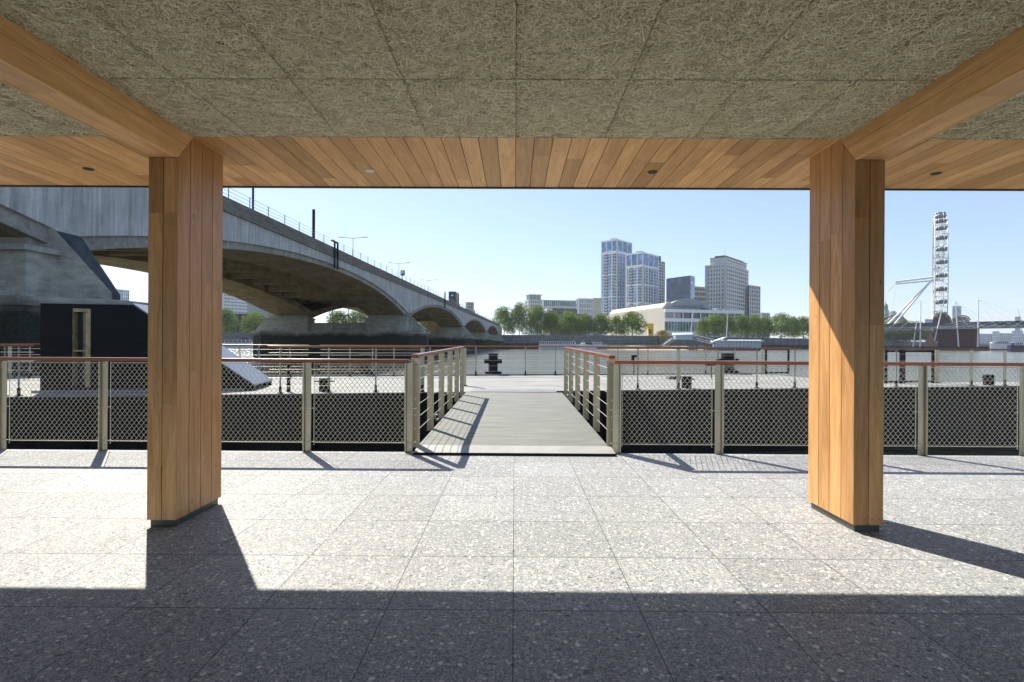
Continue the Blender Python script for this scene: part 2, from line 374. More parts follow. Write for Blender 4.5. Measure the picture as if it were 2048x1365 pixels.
# pillars and the beams that run back from them
for sgn in (-1, 1):
    xi, xo = sgn*XP, sgn*(XP+PW); xa, xb = min(xi, xo), max(xi, xo)
    core = empty('pillar', None, None); core.parent = pav
    mb = MB(); planks(mb, min(xi, xi-sgn*0.0)-0.0, 0, 0, 0, 0, 0, 'X', 'Y', 1) if False else None
    t = 0.018; ZB, ZT = 0.052, ZC-0.002
    pm = MB()
    planks(pm, xa, xb, YP0, YP0+t, ZB, 2.592, 'X', 'Z', 0.102, 0.0055, lens=(1.2, 2.4))           # face to the camera
    planks(pm, xa, xb, YP1-t, YP1, ZB, ZT, 'X', 'Z', 0.102, 0.0055, lens=(1.2, 2.4))
    ix0, ix1 = (xi, xi-sgn*(-t)) ; ix0, ix1 = min(ix0, ix1), max(ix0, ix1)
    # inner side boards with the mitred top at the beam
    nb = 4; y_a = YP0+t+0.001; y_b = YP1-t-0.001
    edges = [YP0+0.0005]+[YP0+(YP1-YP0)*i/4 for i in (1, 2, 3)]+[YP1-0.0005]
    def mit(y): return min(ZT, 2.592+(y-YP0)*1.18)
    for i in range(4):
        e0, e1 = edges[i]+0.0028*(i > 0), edges[i+1]-0.0028*(i < 3)
        cuts = [ZB, random.uniform(0.9, 2.2)] if random.random() < 0.6 else [ZB]
        xx0, xx1 = (xi-0.001*sgn*1.0 if False else xi), xi+sgn*t
        for j, c in enumerate(cuts):
            if j < len(cuts)-1: poly = [(xi, e0, c), (xi, e1, c), (xi, e1, cuts[j+1]), (xi, e0, cuts[j+1])]
            else:
                yk = YP0+(ZT-2.592)/1.18; poly = [(xi, e0, c), (xi, e1, c), (xi, e1, mit(e1))]+([(xi, yk, ZT)] if e0 < yk < e1 else [])+[(xi, e0, mit(e0))]
            # step back 1 mm from the corner boards
            pm.prism([(xi-sgn*0.0015, p[1], p[2]) for p in poly], (sgn*t, 0, 0))
    for e0, e1 in zip(edges, edges[1:]):
        pm.box(min(xo, xo-sgn*t)+0.001*sgn, max(xo, xo-sgn*t)+0.001*sgn, e0+0.002, e1-0.001, ZB, ZT)
    pm.build('cladding', M_oakZ, core, bevel=0.0012)
    for zz in (ZB+0.04, 1.30, 2.54):
        for k in range(4):
            xs_ = xa+0.026+k*(PW-0.052)/3; mb = MB(); mb.tube((xs_, YP0-0.0008, zz), (xs_, YP0+0.001, zz), 0.0032, 8); mb.build('screw', M_plinth, core)
    mb = MB(); mb.box(xa+t+.002, xb-t-.002, YP0+t+.002, YP1-t-.002, ZB, ZC); mb.build('core', M_dark, core)
    mb = MB(); mb.box(xa+0.016, xb-0.016, YP0+0.016, YP1-0.016, 0, ZB+0.002); mb.build('plinth', M_plinth, core)
    # beam
    bm_ = MB(); bz = 2.592
    seam = 2.715
    side = xi
    def bpoly(z0, z1, y0=YBACK): return [(side, y0, z0), (side, YP0+(z0-bz)/1.18-0.0015, z0), (side, YP0+(z1-bz)/1.18-0.0015, z1), (side, y0, z1)]
    for (z0, z1) in ((bz, seam-0.0015), (seam+0.0015, ZC)):
        ycut = random.uniform(1.6, 2.6)
        pl = bpoly(z0, z1, ycut); bm_.prism([(p[0]-sgn*0.0012, p[1], p[2]) for p in pl], (sgn*0.02, 0, 0))
        bm_.prism([(side-sgn*0.0012, YBACK, z0), (side-sgn*0.0012, ycut-0.0005, z0), (side-sgn*0.0012, ycut-0.0005, z1), (side-sgn*0.0012, YBACK, z1)], (sgn*0.02, 0, 0))
        bm_.box(min(xo, xo-sgn*0.02), max(xo, xo-sgn*0.02), YBACK, YI, z0, z1)
    for (y0, y1) in ((YBACK, 0.4), (0.401, 2.75), (2.751, YP0)):
        bm_.box(xa+0.0215, xb-0.0215, y0, y1-0.0005, bz+0.001, bz+0.02)
    bm_.box(xa+0.001, xb-0.001, YP0-0.001 if False else YP0+0.02, YP1-0.02, ZC-0.2, ZC-0.19)
    bm_.build('beam', M_oakY, pav, bevel=0.001)
for px_, py_ in ((177, 338), (740, 342), (1305, 344), (1872, 347)):
    q = PZ(px_, py_, ZC)
    mb = MB(); mb.torus((q.x, q.y, ZC-0.002), 0.038, 0.005, None, 24, 6)
    d = mb.build('downlight', M_plinth if px_ != 740 else M_white, pav, smooth=True)
    mb = MB(); mb.tube((q.x, q.y, ZC-0.003), (q.x, q.y, ZC-0.0005), 0.036, 24); mb.build('lens', M_dark if px_ != 740 else M_white, d)
# floor
mb = MB(); mb.box(-16, 16, -9, 6.33, -0.35, 0); fl = mb.build('floor', M_terr); tag(fl, kind='structure')
mb = MB(); mb.box(-16, 16, 6.332, 6.345, -0.5, -0.006); mb.build('floor_edge', M_plinth, fl)
mb = MB(); mb.box(-15.9, 15.9, -9, 6.28, -2.3, -0.352); mb.build('floor_hull', M_hull, fl)
exec_far = True

# ================================================================== FRONT RAILINGS
YF = 6.31
def mesh_panel(wd, z0, z1):
    mb = MB(); dx, dz = 0.058, 0.073; n = int(round(wd/dx)); dx = wd/n; r = 0.0023
    m_ = int(round((z1-z0)/dz)); dz = (z1-z0)/m_
    for i in range(n):        # zig-zag wires, hexagonal diamonds
        for ph in (0, 1):
            pts = []
            for j in range(m_*2+1):
                z = z0+j*dz/2
                xo_ = (0.46 if (j+ph) % 2 else 0.02)*dx
                x = i*dx+dx*0.0+(xo_ if ph == 0 else dx-xo_ if False else xo_)
                if ph: x = i*dx+dx-(0.02 if j % 2 == 0 else 0.46)*dx if False else i*dx+dx*(0.98 if (j % 2 == 0) else 0.54)
                else: x = i*dx+dx*(0.02 if (j % 2 == 0) else 0.46)
                if j not in (0, m_*2): pts += [(x, 0, z-dz*0.07), (x, 0, z+dz*0.07)]
                else: pts.append((x, 0, z))
            mb.path(pts, r, 4)
    return mb
def front_post(x, side, parent, tall=1.064):
    mb = MB()
    mb.box(x-0.036, x+0.036, YF-0.006, YF+0.006, 0.0, tall)
    mb.box(*( (x-0.052, x-0.037) if side < 0 else (x+0.037, x+0.052)), YF-0.035, YF+0.035, -0.02, tall)
    p = mb.build('post', M_steel, parent, bevel=0.002)
    mb = MB()
    for z in (0.06, 0.16, 0.45, 1.02): mb = MB(); mb.tube((x, YF-0.014, z), (x, YF-0.006, z), 0.010, 10); mb.build('bolt', M_wire, p)
    for z in (0.12, 0.52):
        mb = MB(); mb.tube((x-0.085, YF-0.01, z), (x+0.085, YF-0.01, z), 0.004, 6); mb.build('mesh_clip', M_wire, p)
def railing(label, posts, x0, x1, side):
    r = empty('railing', label, 'railing', group='railings of the near deck')
    mb = MB(); mb.box(x0, x1, YF-0.01, YF+0.062, 1.066, 1.108); mb.build('handrail', M_rail, r, bevel=0.004)
    for x in posts: front_post(x, side, r)
    proto = None
    for a, b_ in zip(posts, posts[1:]):
        if proto is None:
            wd = b_-a-0.14; mb = mesh_panel(wd, 0.115, 1.05)
            mb.tube((0, 0, 0.112), (wd, 0, 0.112), 0.005, 6); mb.tube((0, 0, 1.05), (wd, 0, 1.05), 0.004, 6)
            mb.tube((0, 0, 0.08), (0, 0, 1.06), 0.004, 6); mb.tube((wd, 0, 0.08), (wd, 0, 1.06), 0.004, 6)
            proto = mb.build('wire_mesh', M_wire, r); o = proto
        else:
            o = proto.copy(); COL.objects.link(o); o.parent = r
        o.location = (a+0.07, YF+0.0, 0)
    return r
pl_ = [XX(p, YF) for p in (-398, -195, 8, 210, 413, 617, 820)]
pr_ = [XX(p, YF) for p in (1233, 1436.5, 1640, 1843, 2046, 2249, 2452)]
railing('wire mesh railing with hardwood handrail on the left of the gangway', pl_, pl_[0]-0.05, XX(817, YF), -1)
railing('wire mesh railing with hardwood handrail on the right of the gangway', pr_, XX(1229, YF), pr_[-1]+0.05, 1)

# ================================================================== GANGWAY
gw = empty('gangway', 'grey decked gangway with wooden handrails and steel post sides leading to the far pontoon', 'gangway', (0.0, 6.5, 0))
GX = 1.215
def gz(y): return 0.055+(y-6.5)*0.0115      # walking surface height
XG0, XG1 = -1.17, 1.15
def L(p): return (p[0], p[1]-6.5, p[2])
m, n, l, b = new_mat('gangway_grip_decking'); g = G(m)
st = g.noise(g.coord((0.7, 9, 1)), 1.6, 5, 0.65); f3 = g.noise(g.coord((40, 60, 1)), 1, 3)
col = g.mix(1.0, g.ramp(st, [(0.3, (0.075, 0.08, 0.07)), (0.7, (0.19, 0.195, 0.172))]), g.ramp(f3, [(0.3, 0.8), (0.7, 1.15)]), 'MULTIPLY')
fr = g.math('FRACT', g.math('MULTIPLY', g.sep(g.coord())[1], 1/0.14)); jl = g.math('LESS_THAN', fr, 0.05)
col = g.mix(g.math('MULTIPLY', jl, 0.8), col, (0.08, 0.08, 0.07))
l.new(col, b.inputs['Base Color']); b.inputs['Roughness'].default_value = 0.75; g.bump(f3, 0.4, 0.004, b); M_gdeck = m
YE = 13.35
mb = MB(); mb.prism([L((XG0, 6.48, gz(6.48))), L((XG1, 6.48, gz(6.48))), L((XG1, YE-0.55, gz(YE-0.55))), L((XG0, YE-0.55, gz(YE-0.55)))], (0, 0, -0.05)); mb.build('decking', M_gdeck, gw)
mb = MB()
for x in (XG0+0.02, XG1-0.1): mb.prism([L((x, 6.5, gz(6.5)-0.055)), L((x+0.08, 6.5, gz(6.5)-0.055)), L((x+0.08, YE-0.6, gz(YE-.6)-0.055)), L((x, YE-0.6, gz(YE-.6)-0.055))], (0, 0, -0.22))
mb.build('side_beam', M_black, gw)
mb = MB(); mb.prism([L((XG0+0.0, 6.16, 0.012)), L((XG0, 6.16, 0.030)), L((XG0, 6.475, gz(6.48)+0.002)), L((XG0, 6.475, 0.012))], (XG1+0.03-XG0, 0, 0)); mb.build('threshold_plate', simple('pale_grip_plate', (0.26, 0.26, 0.245), 0.6), gw)
mb = MB(); mb.box(XG0-0.01, XG1+0.04, -0.352, -0.343, 0.004, 0.031); mb.build('threshold_edge', M_black, gw)
mb = MB(); mb.prism([L((XG0+.12, YE-0.54, gz(YE)-0.01)), L((XG0+.12, YE-0.54, gz(YE)+0.004)), L((XG0+.12, YE+0.35, 0.125)), L((XG0+.12, YE+0.35, 0.108))], (XG1-XG0-.24, 0, 0)); mb.build('landing_flap', simple('worn_flap_plate', (0.17, 0.17, 0.165), 0.5, 0.3, var=0.3, scale=5), gw)
PY = [6.5, 7.67, 8.82, 9.98, 11.15, 12.25]
for s_ in (-1, 1):
    xc = -1.215 if s_ < 0 else 1.19
    for i, y in enumerate(PY):
        z = gz(y); wd = 0.056 if i == 0 else 0.047
        mb = MB(); mb.box(xc-wd, xc+wd, y-6.5-0.007, y-6.5+0.007, z-0.03, z+1.065); p = mb.build('post', M_steel, gw, bevel=0.002)
        for h in ((0.04, 0.2, 0.36, 0.56, 0.96, 1.03) if i == 0 else (0.2, 0.36, 0.56, 0.76, 0.96)): mb = MB(); mb.tube((xc, y-6.5-0.016, z+h), (xc, y-6.5-0.007, z+h), 0.011, 10); mb.build('bolt', M_wire, p)
        mb = MB(); mb.box(xc-wd+.01, xc+wd-.01, y-6.5+0.01, y-6.5+0.08, z-0.075, z-0.032); mb.box(xc-wd-.005, xc+wd+.005, y-6.5-0.02, y-6.5+0.02, z-0.06, z-0.034); mb.build('foot_bracket', M_black, p)
    y0, y1 = 6.47, 12.42
    mb = MB(); mb.prism([(xc-0.038, y0-6.5, gz(y0)+1.067), (xc+0.038, y0-6.5, gz(y0)+1.067), (xc+0.038, y1-6.5, gz(y1)+1.067), (xc-0.038, y1-6.5, gz(y1)+1.067)], (0, 0, 0.043))
    mb.build('handrail', M_railY, gw, bevel=0.004)
    for h in (0.15, 0.31, 0.47, 0.63, 0.79, 0.94):
        mb = MB(); mb.tube((xc+0.0, PY[0]-6.5, gz(PY[0])+h), (xc, PY[-1]-6.5, gz(PY[-1])+h), 0.0035, 6); mb.build('wire', M_wire, gw)
for (px_, py_, r_) in ((874.5, 841, 0.036), (907, 799, 0.036), (1137.5, 801, 0.036)):
    q = PZ(px_, py_, 0.08); z = gz(q.y)
    sh = empty('lifting_eye', None, None, (q.x, q.y-6.5, z)); sh.parent = gw
    mb = MB(); mb.torus((0, 0, 0.055), r_, 0.012, Matrix.Rotation(PI/2, 3, 'X'), 24, 8); mb.build('ring', M_post, sh, smooth=True)
    mb = MB(); mb.tube((0, 0, 0), (0, 0, 0.02), 0.03, 12); mb.build('foot', M_post, sh)

# ================================================================== FAR PONTOON
ZD = 0.10
A0 = PZ(20, 794, ZD); A1 = PZ(1990, 772.6, ZD)
U = (A1-A0).normalized(); ANG = math.atan2(U.y, U.x); Nn = Vector((-U.y, U.x, 0))
O = PZ(1029, 782.5, ZD); O = A0+U*((O-A0).dot(U))
MP = Matrix.Translation(Vector((O.x, O.y, 0))) @ Matrix.Rotation(ANG, 4, 'Z'); MPI = MP.inverted()
def loc(px, py, z=ZD):
    q = MPI @ PZ(px, py, z); return q
W = 6.6
xs = loc(1660, 760).x
pont = empty('pontoon', 'pale decked mooring pontoon with black hull across the water from the near deck', 'pontoon', (O.x, O.y, 0), ANG)
poly = [(-26, 0), (30, 0), (30, 1.45), (xs, 1.45), (xs, W), (-26, W)]
mb = MB(); mb.prism([(x, y, ZD-0.02) for x, y in poly], (0, 0, 0.02)); mb.build('deck', M_deck, pont)
mb = MB(); mb.prism([(x*0.9995, y+(0.02 if y < 1 else -0.02), -2.2) for x, y in poly], (0, 0, 2.2+ZD-0.022)); mb.build('hull', M_hull, pont)
mb = MB()
for k in range(-10, 13): mb.box(k*2.4-0.03, k*2.4+0.03, -0.03, 0.018, -1.5, -0.02)
mb.box(-26, 30, -0.05, 0.015, -0.10, -0.03)
mb.build('fender_ribs', M_black, pont)
mb = MB()
for k in (1.6, 3.3, 5.2): mb.box(-25.5, xs-.3, k, k+0.03, ZD+0.001, ZD+0.004)
mb.build('deck_seams', simple('deck_weld_seam', (0.36, 0.36, 0.34), 0.7), pont)
mb = MB(); mb.box(-25.8, xs-0.05, W-0.09, W-0.02, ZD+0.001, ZD+0.06); mb.build('edge_kerb', M_deck, pont)

def stanchion(parent, x, y, top, zb=ZD, flat=False):
    mb = MB()
    if flat: mb.box(x-0.05, x+0.05, y-0.012, y+0.012, zb, top)
    else: mb.tube((x, y, zb), (x, y, top), 0.019, 8)
    p = mb.build('post', M_steel if flat else M_post, parent)
    mb = MB(); mb.box(x-0.055, x+0.055, y-0.05, y+0.05, zb, zb+0.02); mb.tube((x, y, zb+0.02), (x, y, zb+0.17), 0.032, 8); mb.build('foot', M_black, p)
def cable_rail(label, pts, xa, xb, y, flats=(), wires=5, top=1.18, group='cable railings on the far pontoon', gates=()):
    r = empty('cable_railing', label, 'railing', (O.x, O.y, 0), ANG, group)
    mb = MB(); mb.box(xa, xb, y-0.035, y+0.035, top, top+0.045); mb.build('handrail', M_rail, r, bevel=0.004)
    for x in pts: stanchion(r, x, y, top, flat=(x in flats))
    for k in range(wires):
        z = ZD+0.17+k*(top-ZD-0.25)/(wires-1)*0.95
        mb = MB(); mb.tube((xa+.02, y, z), (xb-.02, y, z), 0.0028, 5); mb.build('wire', M_wire, r)
    return r
def xat(px, y):   # local x where the deck line y is seen at screen px
    # solve on the plane z=ZD
    best = None; lo_, hi_ = -30.0, 40.0
    for _ in range(60):
        mid = (lo_+hi_)/2; wpt = MP @ Vector((mid, y, 1.3)); v = wpt.x/wpt.y
        r = ray(px, 688); 
        if v < r.x/r.y: lo_ = mid
        else: hi_ = mid
    return (lo_+hi_)/2
yn = 0.14
left_posts = [xat(p, yn) for p in (38, 150, 238, 330, 430, 561, 658, 752, 845)]
lf = [left_posts[0], left_posts[8]]
# the kiosk breaks the near line on the left
cable_rail('cable railing along the near edge of the far pontoon, from kiosk to gangway', left_posts[5:], xat(536, yn), xat(851, yn)+0.0, yn, flats=(left_posts[8],))
cable_rail('cable railing along the near edge of the far pontoon, left of the black kiosk', [left_posts[0], xat(10, yn), xat(-60, yn)], xat(-120, yn), xat(70, yn), yn)
rp = [xat(p, yn) for p in (1196, 1276, 1357, 1514, 1590, 1700, 1800, 1945, 2005, 2110, 2200)]
rp = [rp[1], rp[2], xat(1436, yn), rp[3], rp[4]]
cable_rail('cable railing along the near edge of the far pontoon, right of the gangway', rp, xat(1192, yn), xat(1600, yn), yn, flats=(rp[1],))
rp2 = [xat(p, yn+0.0) for p in (1700, 1793, 1943, 2010, 2085)]
cable_rail('cable railing with steel posts on the narrow pontoon at the right edge of the photo', rp2, xat(1640, yn), xat(2200, yn), yn, flats=(rp2[2], rp2[3]))
yf = W-0.12
fp = [xat(p, yf) for p in (700, 745, 788, 860, 952, 1051, 1111, 1175, 1236, 1296, 1412, 1470)]
cable_rail('cable railing along the river edge of the far pontoon behind the cross shaped bollards', fp, xat(640, yf), xat(1500, yf), yf, wires=5)
fl_ = [xat(p, yf) for p in (20, 60, 100, 300, 345, 400, 480, 518, 580)]
cable_rail('cable railing along the river edge of the far pontoon behind the black kiosk', fl_, xat(-60, yf), xat(618, yf), yf, flats=(fl_[0],))
# steel gates on the river side
def gate(label, pa, pb, y, zb):
    xa, xb = xat(pa, y), xat(pb, y); g_ = empty('steel_gate', label, 'gate', (O.x, O.y, 0), ANG, 'dark framed gates on the far pontoon')
    mb = MB(); t = 0.03
    for x in (xa, xb): mb.box(x-t, x+t, y-t, y+t, zb, 1.17)
    mb.box(xa, xb, y-0.02, y+0.02, zb+0.03, zb+0.09); mb.box(xa, xb, y-0.02, y+0.02, 1.10, 1.16)
    mb.build('frame', M_black, g_)
    mb = MB()
    for k in range(4): mb.tube((xa, y, zb+0.25+k*0.2), (xb, y, zb+0.25+k*0.2), 0.005, 5)
    mb.build('wires', M_wire, g_)
    mb = MB(); mb.box(xa-.04, xb+.04, y-0.04, y+0.04, 1.172, 1.21); mb.build('handrail', M_rail, g_)
gate('dark framed gate left of the right pillar on the river edge', 1532, 1577, yf, ZD)
gate('dark framed gate just right of the right pillar', 1772, 1802, 1.3, ZD)
gate('dark framed gate in front of the wheel supports', 1808, 1866, 1.3, ZD)
for (px_, y, lab) in ((929, yf-.0, 'wide flat steel post at the end of the left gangway rail'), (1525, yf, 'wide flat steel post beside the dark framed gate left of the right pillar'), (1874, 1.3, 'wide flat steel post right of the dark framed gate by the wheel')):
    e = empty('steel_post', lab, 'post', (O.x, O.y, 0), ANG); x = xat(px_, y if px_ != 929 else 1.9); y = y if px_ != 929 else 1.9
    mb = MB(); mb.box(x-0.05, x+0.05, y-0.05, y+0.05, ZD+0.02, 1.17); mb.build('shaft', M_steel, e, bevel=0.004)
    mb = MB(); mb.box(x-0.08, x+0.08, y-0.08, y+0.08, ZD, ZD+0.02); mb.build('base_plate', M_black, e)

# bollards
def cross_bollard():
    r = empty('cross_bollard', '', 'bollard', group='cross shaped mooring bollards')
    mb = MB(); mb.box(-0.30, 0.30, -0.22, 0.22, 0, 0.13); mb.build('base', M_black, r, bevel=0.01)
    mb = MB(); mb.box(-0.16, 0.16, -0.14, 0.14, 0.13, 0.80); mb.build('stem', M_black, r, bevel=0.01)
    mb = MB(); mb.box(-0.34, 0.34, -0.09, 0.09, 0.44, 0.60); mb.build('arm', M_black, r, bevel=0.01)
    mb = MB(); mb.box(-0.185, 0.185, -0.165, 0.165, 0.80, 0.825); mb.build('cap', M_black, r, bevel=0.004)
    return r
cb = cross_bollard()
for i, (px_, py_, s_, lab) in enumerate(((986, 750, 1.0, 'black cross shaped mooring bollard beyond the end of the gangway'),
        (730, 751, 0.95, 'black cross shaped mooring bollard seen over the left railing'),
        (1455, 748, 1.05, 'black cross shaped mooring bollard seen over the right railing'))):
    o = cb if i == 0 else copy_tree(cb)
    q = PZ(px_, py_, ZD); o.location = (q.x, q.y, ZD); o.rotation_euler.z = ANG+(0, 0.1, -0.1)[i]; o.scale = (s_*(1.0 if i == 0 else 1.25), s_, s_); o['label'] = lab
cl = empty('cylinder_bollard', '', 'bollard', group='round mooring bollards')
mb = MB(); mb.tube((0, 0, 0), (0, 0, 0.33), 0.135, 20); mb.build('drum', M_black, cl, bevel=0.012)
mb = MB(); mb.tube((-0.24, 0, 0.25), (0.24, 0, 0.25), 0.018, 8); mb.build('cross_bar', M_black, cl)
for i, (px_, py_, lab) in enumerate(((649, 783, 'black drum bollard with a cross bar left of the gangway'), (1373, 777, 'black drum bollard with a cross bar right of the gangway'), (1977, 771, 'black drum bollard at the far right of the pontoon'))):
    o = cl if i == 0 else copy_tree(cl); q = PZ(px_, py_, ZD); o.location = (q.x, q.y, ZD); o.rotation_euler.z = ANG; o['label'] = lab
# black standing pipe, vent cowls, L-shaped cleats
q = PZ(577, 784, ZD); e = empty('vent_pipe', 'slim black standpipe beside the kiosk ramp', 'pipe', (q.x, q.y, ZD))
mb = MB(); mb.tube((0, 0, 0), (0, 0, 0.70), 0.045, 14); mb.build('pipe', M_black, e, smooth=False)
mb = MB(); mb.tube((0, 0, 0.70), (0, 0, 0.74), 0.065, 14); mb.build('cap', M_black, e)
q = PZ(1351, 759, ZD); e = empty('prisms', 'row of three small black prisms beside the right drum bollard', 'prisms', (q.x, q.y, ZD), ANG)  # three small black prisms standing on the deck
for k in range(3):
    mb = MB(); mb.prism([(-0.25+k*0.15, 0, 0), (-0.13+k*0.15, 0, 0), (-0.07+k*0.15, 0, 0.1), (-0.17+k*0.15, 0, 0.1)], (0, 0.3, 0)); mb.build('fin', M_black, e)
for px_, py_, lab in ((1268, 716, 'small black hooked bracket on the river edge right of the gangway'), (1423, 726, 'black square block beside the right cross shaped bollard')):
    Y = 20.5 if px_ == 1268 else 19.0; q = P(px_, py_, Y); e = empty('davit_bracket', lab, 'bracket', (q.x, q.y, ZD), ANG)
    h = q.z-ZD
    mb = MB(); mb.tube((0, 0, 0), (0, 0, h-0.05), 0.02, 8); mb.build('stem', M_black, e)
    mb = MB(); 
    if px_ == 1268: mb.box(-0.09, 0.10, -0.05, 0.05, h+0.02, h+0.1); mb.box(-0.09, 0.0, -0.05, 0.05, h-0.1, h+0.02)
    else: mb.box(-0.19, 0.19, -0.1, 0.1, h-0.1, h+0.06)
    mb.build('head', M_black, e)

# kiosk
K0 = PZ(80, 786, ZD); K1 = PZ(507, 781.6, ZD); kd = (K1-K0); KL = kd.length; ka = math.atan2(kd.y, kd.x)
kio = empty('kiosk', 'black steel deck kiosk with a slot window and a roof sloping down to the deck', 'kiosk', (K0.x, K0.y, ZD), ka)
KH = 2.08; xs0 = (P(268.6, 609.5, 12.69)-K0).dot(kd.normalized()); KD = 1.75; tip = 0.12
def kw(px): 
    for _ in range(1): pass
    lo_, hi_ = -2.0, KL+2
    kk = kd.normalized()
    for _ in range(50):
        mid = (lo_+hi_)/2; wpt = K0+kk*mid; r = ray(px, 688)
        if wpt.x/wpt.y < r.x/r.y: lo_ = mid
        else: hi_ = mid
    return (lo_+hi_)/2
w0, w1 = kw(144), kw(181)
Yw = (K0+kd.normalized()*w0).y
wz1 = ZZ(160, 617, Yw)-ZD; wz0 = ZZ(160, 775, Yw)-ZD
mb = MB(); th = 0.05
mb.box(0, w0, 0, th, 0, KH); mb.box(w0, w1, 0, th, 0, wz0); mb.box(w0, w1, 0, th, wz1, KH)
mb.prism([(w1, 0, 0), (KL, 0, 0), (KL, 0, tip), (xs0, 0, KH), (w1, 0, KH)], (0, th, 0))
mb.prism([(0, KD-th, 0), (KL, KD-th, 0), (KL, KD-th, tip), (xs0, KD-th, KH), (0, KD-th, KH)], (0, th, 0))
mb.box(0, th, th, KD-th, 0, KH)
mb.build('wall', M_black, kio)
M_roofm = simple('satin_grey_roof_sheet', (0.20, 0.22, 0.25), 0.3, 0.5, var=0.04)
mb = MB(); sl = Vector((KL-xs0, 0, tip-KH))
mb.prism([(xs0, -0.02, KH+0.002), (KL+0.02, -0.02, tip+0.002), (KL+0.02, -0.02, tip+0.035), (xs0, -0.02, KH+0.04)], (0, KD+0.04, 0))
mb.box(-0.02, xs0-0.001, -0.02, KD+0.02, KH+0.002, KH+0.035); mb.build('roof', M_roofm, kio)
mb = MB(); mb.box(w0, w1, th+0.16, th+0.18, wz0, wz1); mb.build('window_glass', m_glass('dark_slot_glass', (0.03, 0.035, 0.045), 0.05, (1, 1, 1), 0.1), kio)
mb = MB(); mb.box(w1-0.11, w1-0.001, th*0.3, th+0.155, wz0+.002, wz1-.002); mb.box(w0+0.002, w1-0.112, th*0.3, th+0.155, wz1-0.08, wz1-.002); mb.box(w0+0.002, w0+0.012, th*0.3, th+0.155, wz0+.01, wz1-.09); mb.box(w0+.012, w1-0.112, th*0.5, th+0.155, wz0+0.84, wz0+0.87); mb.build('window_reveal', M_brass, kio)
mb = MB(); mb.box(-0.12, KL-0.2, -0.10, -0.02, 0, 0.06); mb.build('kerb', M_roofm, kio)

# ================================================================== WATER, FAR BANK, LAND
ZW = -1.65; ZG = 5.6
HOR = lambda px: 688 + ROLL*(px-1024)
def hgt(px, py, Y): return EYE.z+(HOR(px)-py)*Y/F
mb = MB(); mb.add([(-3000, -60, ZW), (5000, -60, ZW), (5000, 6000, ZW), (-3000, 6000, ZW)], [(0, 1, 2, 3)]); wt = mb.build('water', M_water); tag(wt, kind='structure')
mb = MB(); mb.add([(-3500, -60, -6), (5500, -60, -6), (5500, 7000, -6), (-3500, 7000, -6)], [(0, 1, 2, 3)]); o = mb.build('riverbed', M_sand); tag(o, kind='structure')
bank = [(-400, 300), (0, 305), (1000, 305), (1200, 296), (1340, 318), (1600, 392), (1800, 540)]
bp = [Vector((XX(px, Y), Y, 0)) for px, Y in bank]
bp = bp + [Vector((XX(1990, 1150), 1150, 0)), Vector((1500, 1500, 0)), Vector((2600, 1700, 0)), Vector((4800, 1900, 0))]
land = bp+[Vector((4800, 5900, 0)), Vector((-2900, 5900, 0)), Vector((-2900, 300, 0))]
mb = MB(); mb.prism([(p.x, p.y+1.0 if i < len(bp) else p.y, ZG-0.02) for i, p in enumerate(land)], (0, 0, 0.02)); o = mb.build('promenade', M_land); tag(o, kind='structure')
em = empty('embankment_wall', 'long dark granite river wall along the far bank below the trees', 'river wall')
mb = MB(); mc = MB(); ml = MB()
for a, b_ in zip(bp, bp[1:]):
    d = (b_-a).normalized(); nn = Vector((d.y, -d.x, 0))
    if nn.y > 0: nn = -nn
    mb.prism([(a.x, a.y, -4), (b_.x, b_.y, -4), (b_.x, b_.y, ZG+0.4), (a.x, a.y, ZG+0.4)], -nn*1.0)
    mc.prism([(a.x+nn.x*.25, a.y+nn.y*.25, ZG+0.4), (b_.x+nn.x*.25, b_.y+nn.y*.25, ZG+0.4), (b_.x+nn.x*.25, b_.y+nn.y*.25, ZG+0.75), (a.x+nn.x*.25, a.y+nn.y*.25, ZG+0.75)], -nn*1.2)
    ml.prism([(a.x+nn.x*.3, a.y+nn.y*.3, 3.2), (b_.x+nn.x*.3, b_.y+nn.y*.3, 3.2), (b_.x+nn.x*.3, b_.y+nn.y*.3, 3.5), (a.x+nn.x*.3, a.y+nn.y*.3, 3.5)], -nn*0.31)
mb.build('wall', M_wall, em); mc.build('coping', M_cope, em); ml.build('string_course', M_wall, em)
# pier bays on the wall
mb = MB()
for a, b_ in zip(bp[1:7], bp[2:7]):
    d = (b_-a); n_ = int(d.length/8)
    for k in range(n_):
        p = a+d*(k/n_); mb.box(p.x-0.6, p.x+0.6, p.y-0.6, p.y+0.2, 0, ZG+0.9)
mb.build('buttresses', M_wall, em)
def foreshore(name, pts, z0=-1.9, z1=0.2):
    mb = MB(); n_ = len(pts)//2
    top = pts[:n_]; bot = pts[n_:][::-1]
    vs = [(p.x, p.y, z1) for p in top]+[(p.x, p.y, z0) for p in bot]
    mb.add(vs, [(i, i+1, i+1+n_, i+n_) for i in range(n_-1)])
    o = mb.build(name, M_sand); tag(o, kind='structure')
tp = [(1215, 0), (1250, 1), (1300, 1), (1345, 1), (1400, 0)]
def bank_at(px):
    for (pa, Ya), (pb, Yb) in zip(bank, bank[1:]):
        if pa <= px <= pb: t = (px-pa)/(pb-pa); return bp[bank.index((pa, Ya))].lerp(bp[bank.index((pb, Yb))], t)
pts_t = [bank_at(p) for p in (1200, 1240, 1280, 1320, 1360, 1410)]
pts_b = [p+Vector((0, d, 0)) for p, d in zip(pts_t, (-4, -24, -34, -36, -28, -6))]
foreshore('foreshore', pts_t+pts_b[::-1], z0=-1.9, z1=1.3)
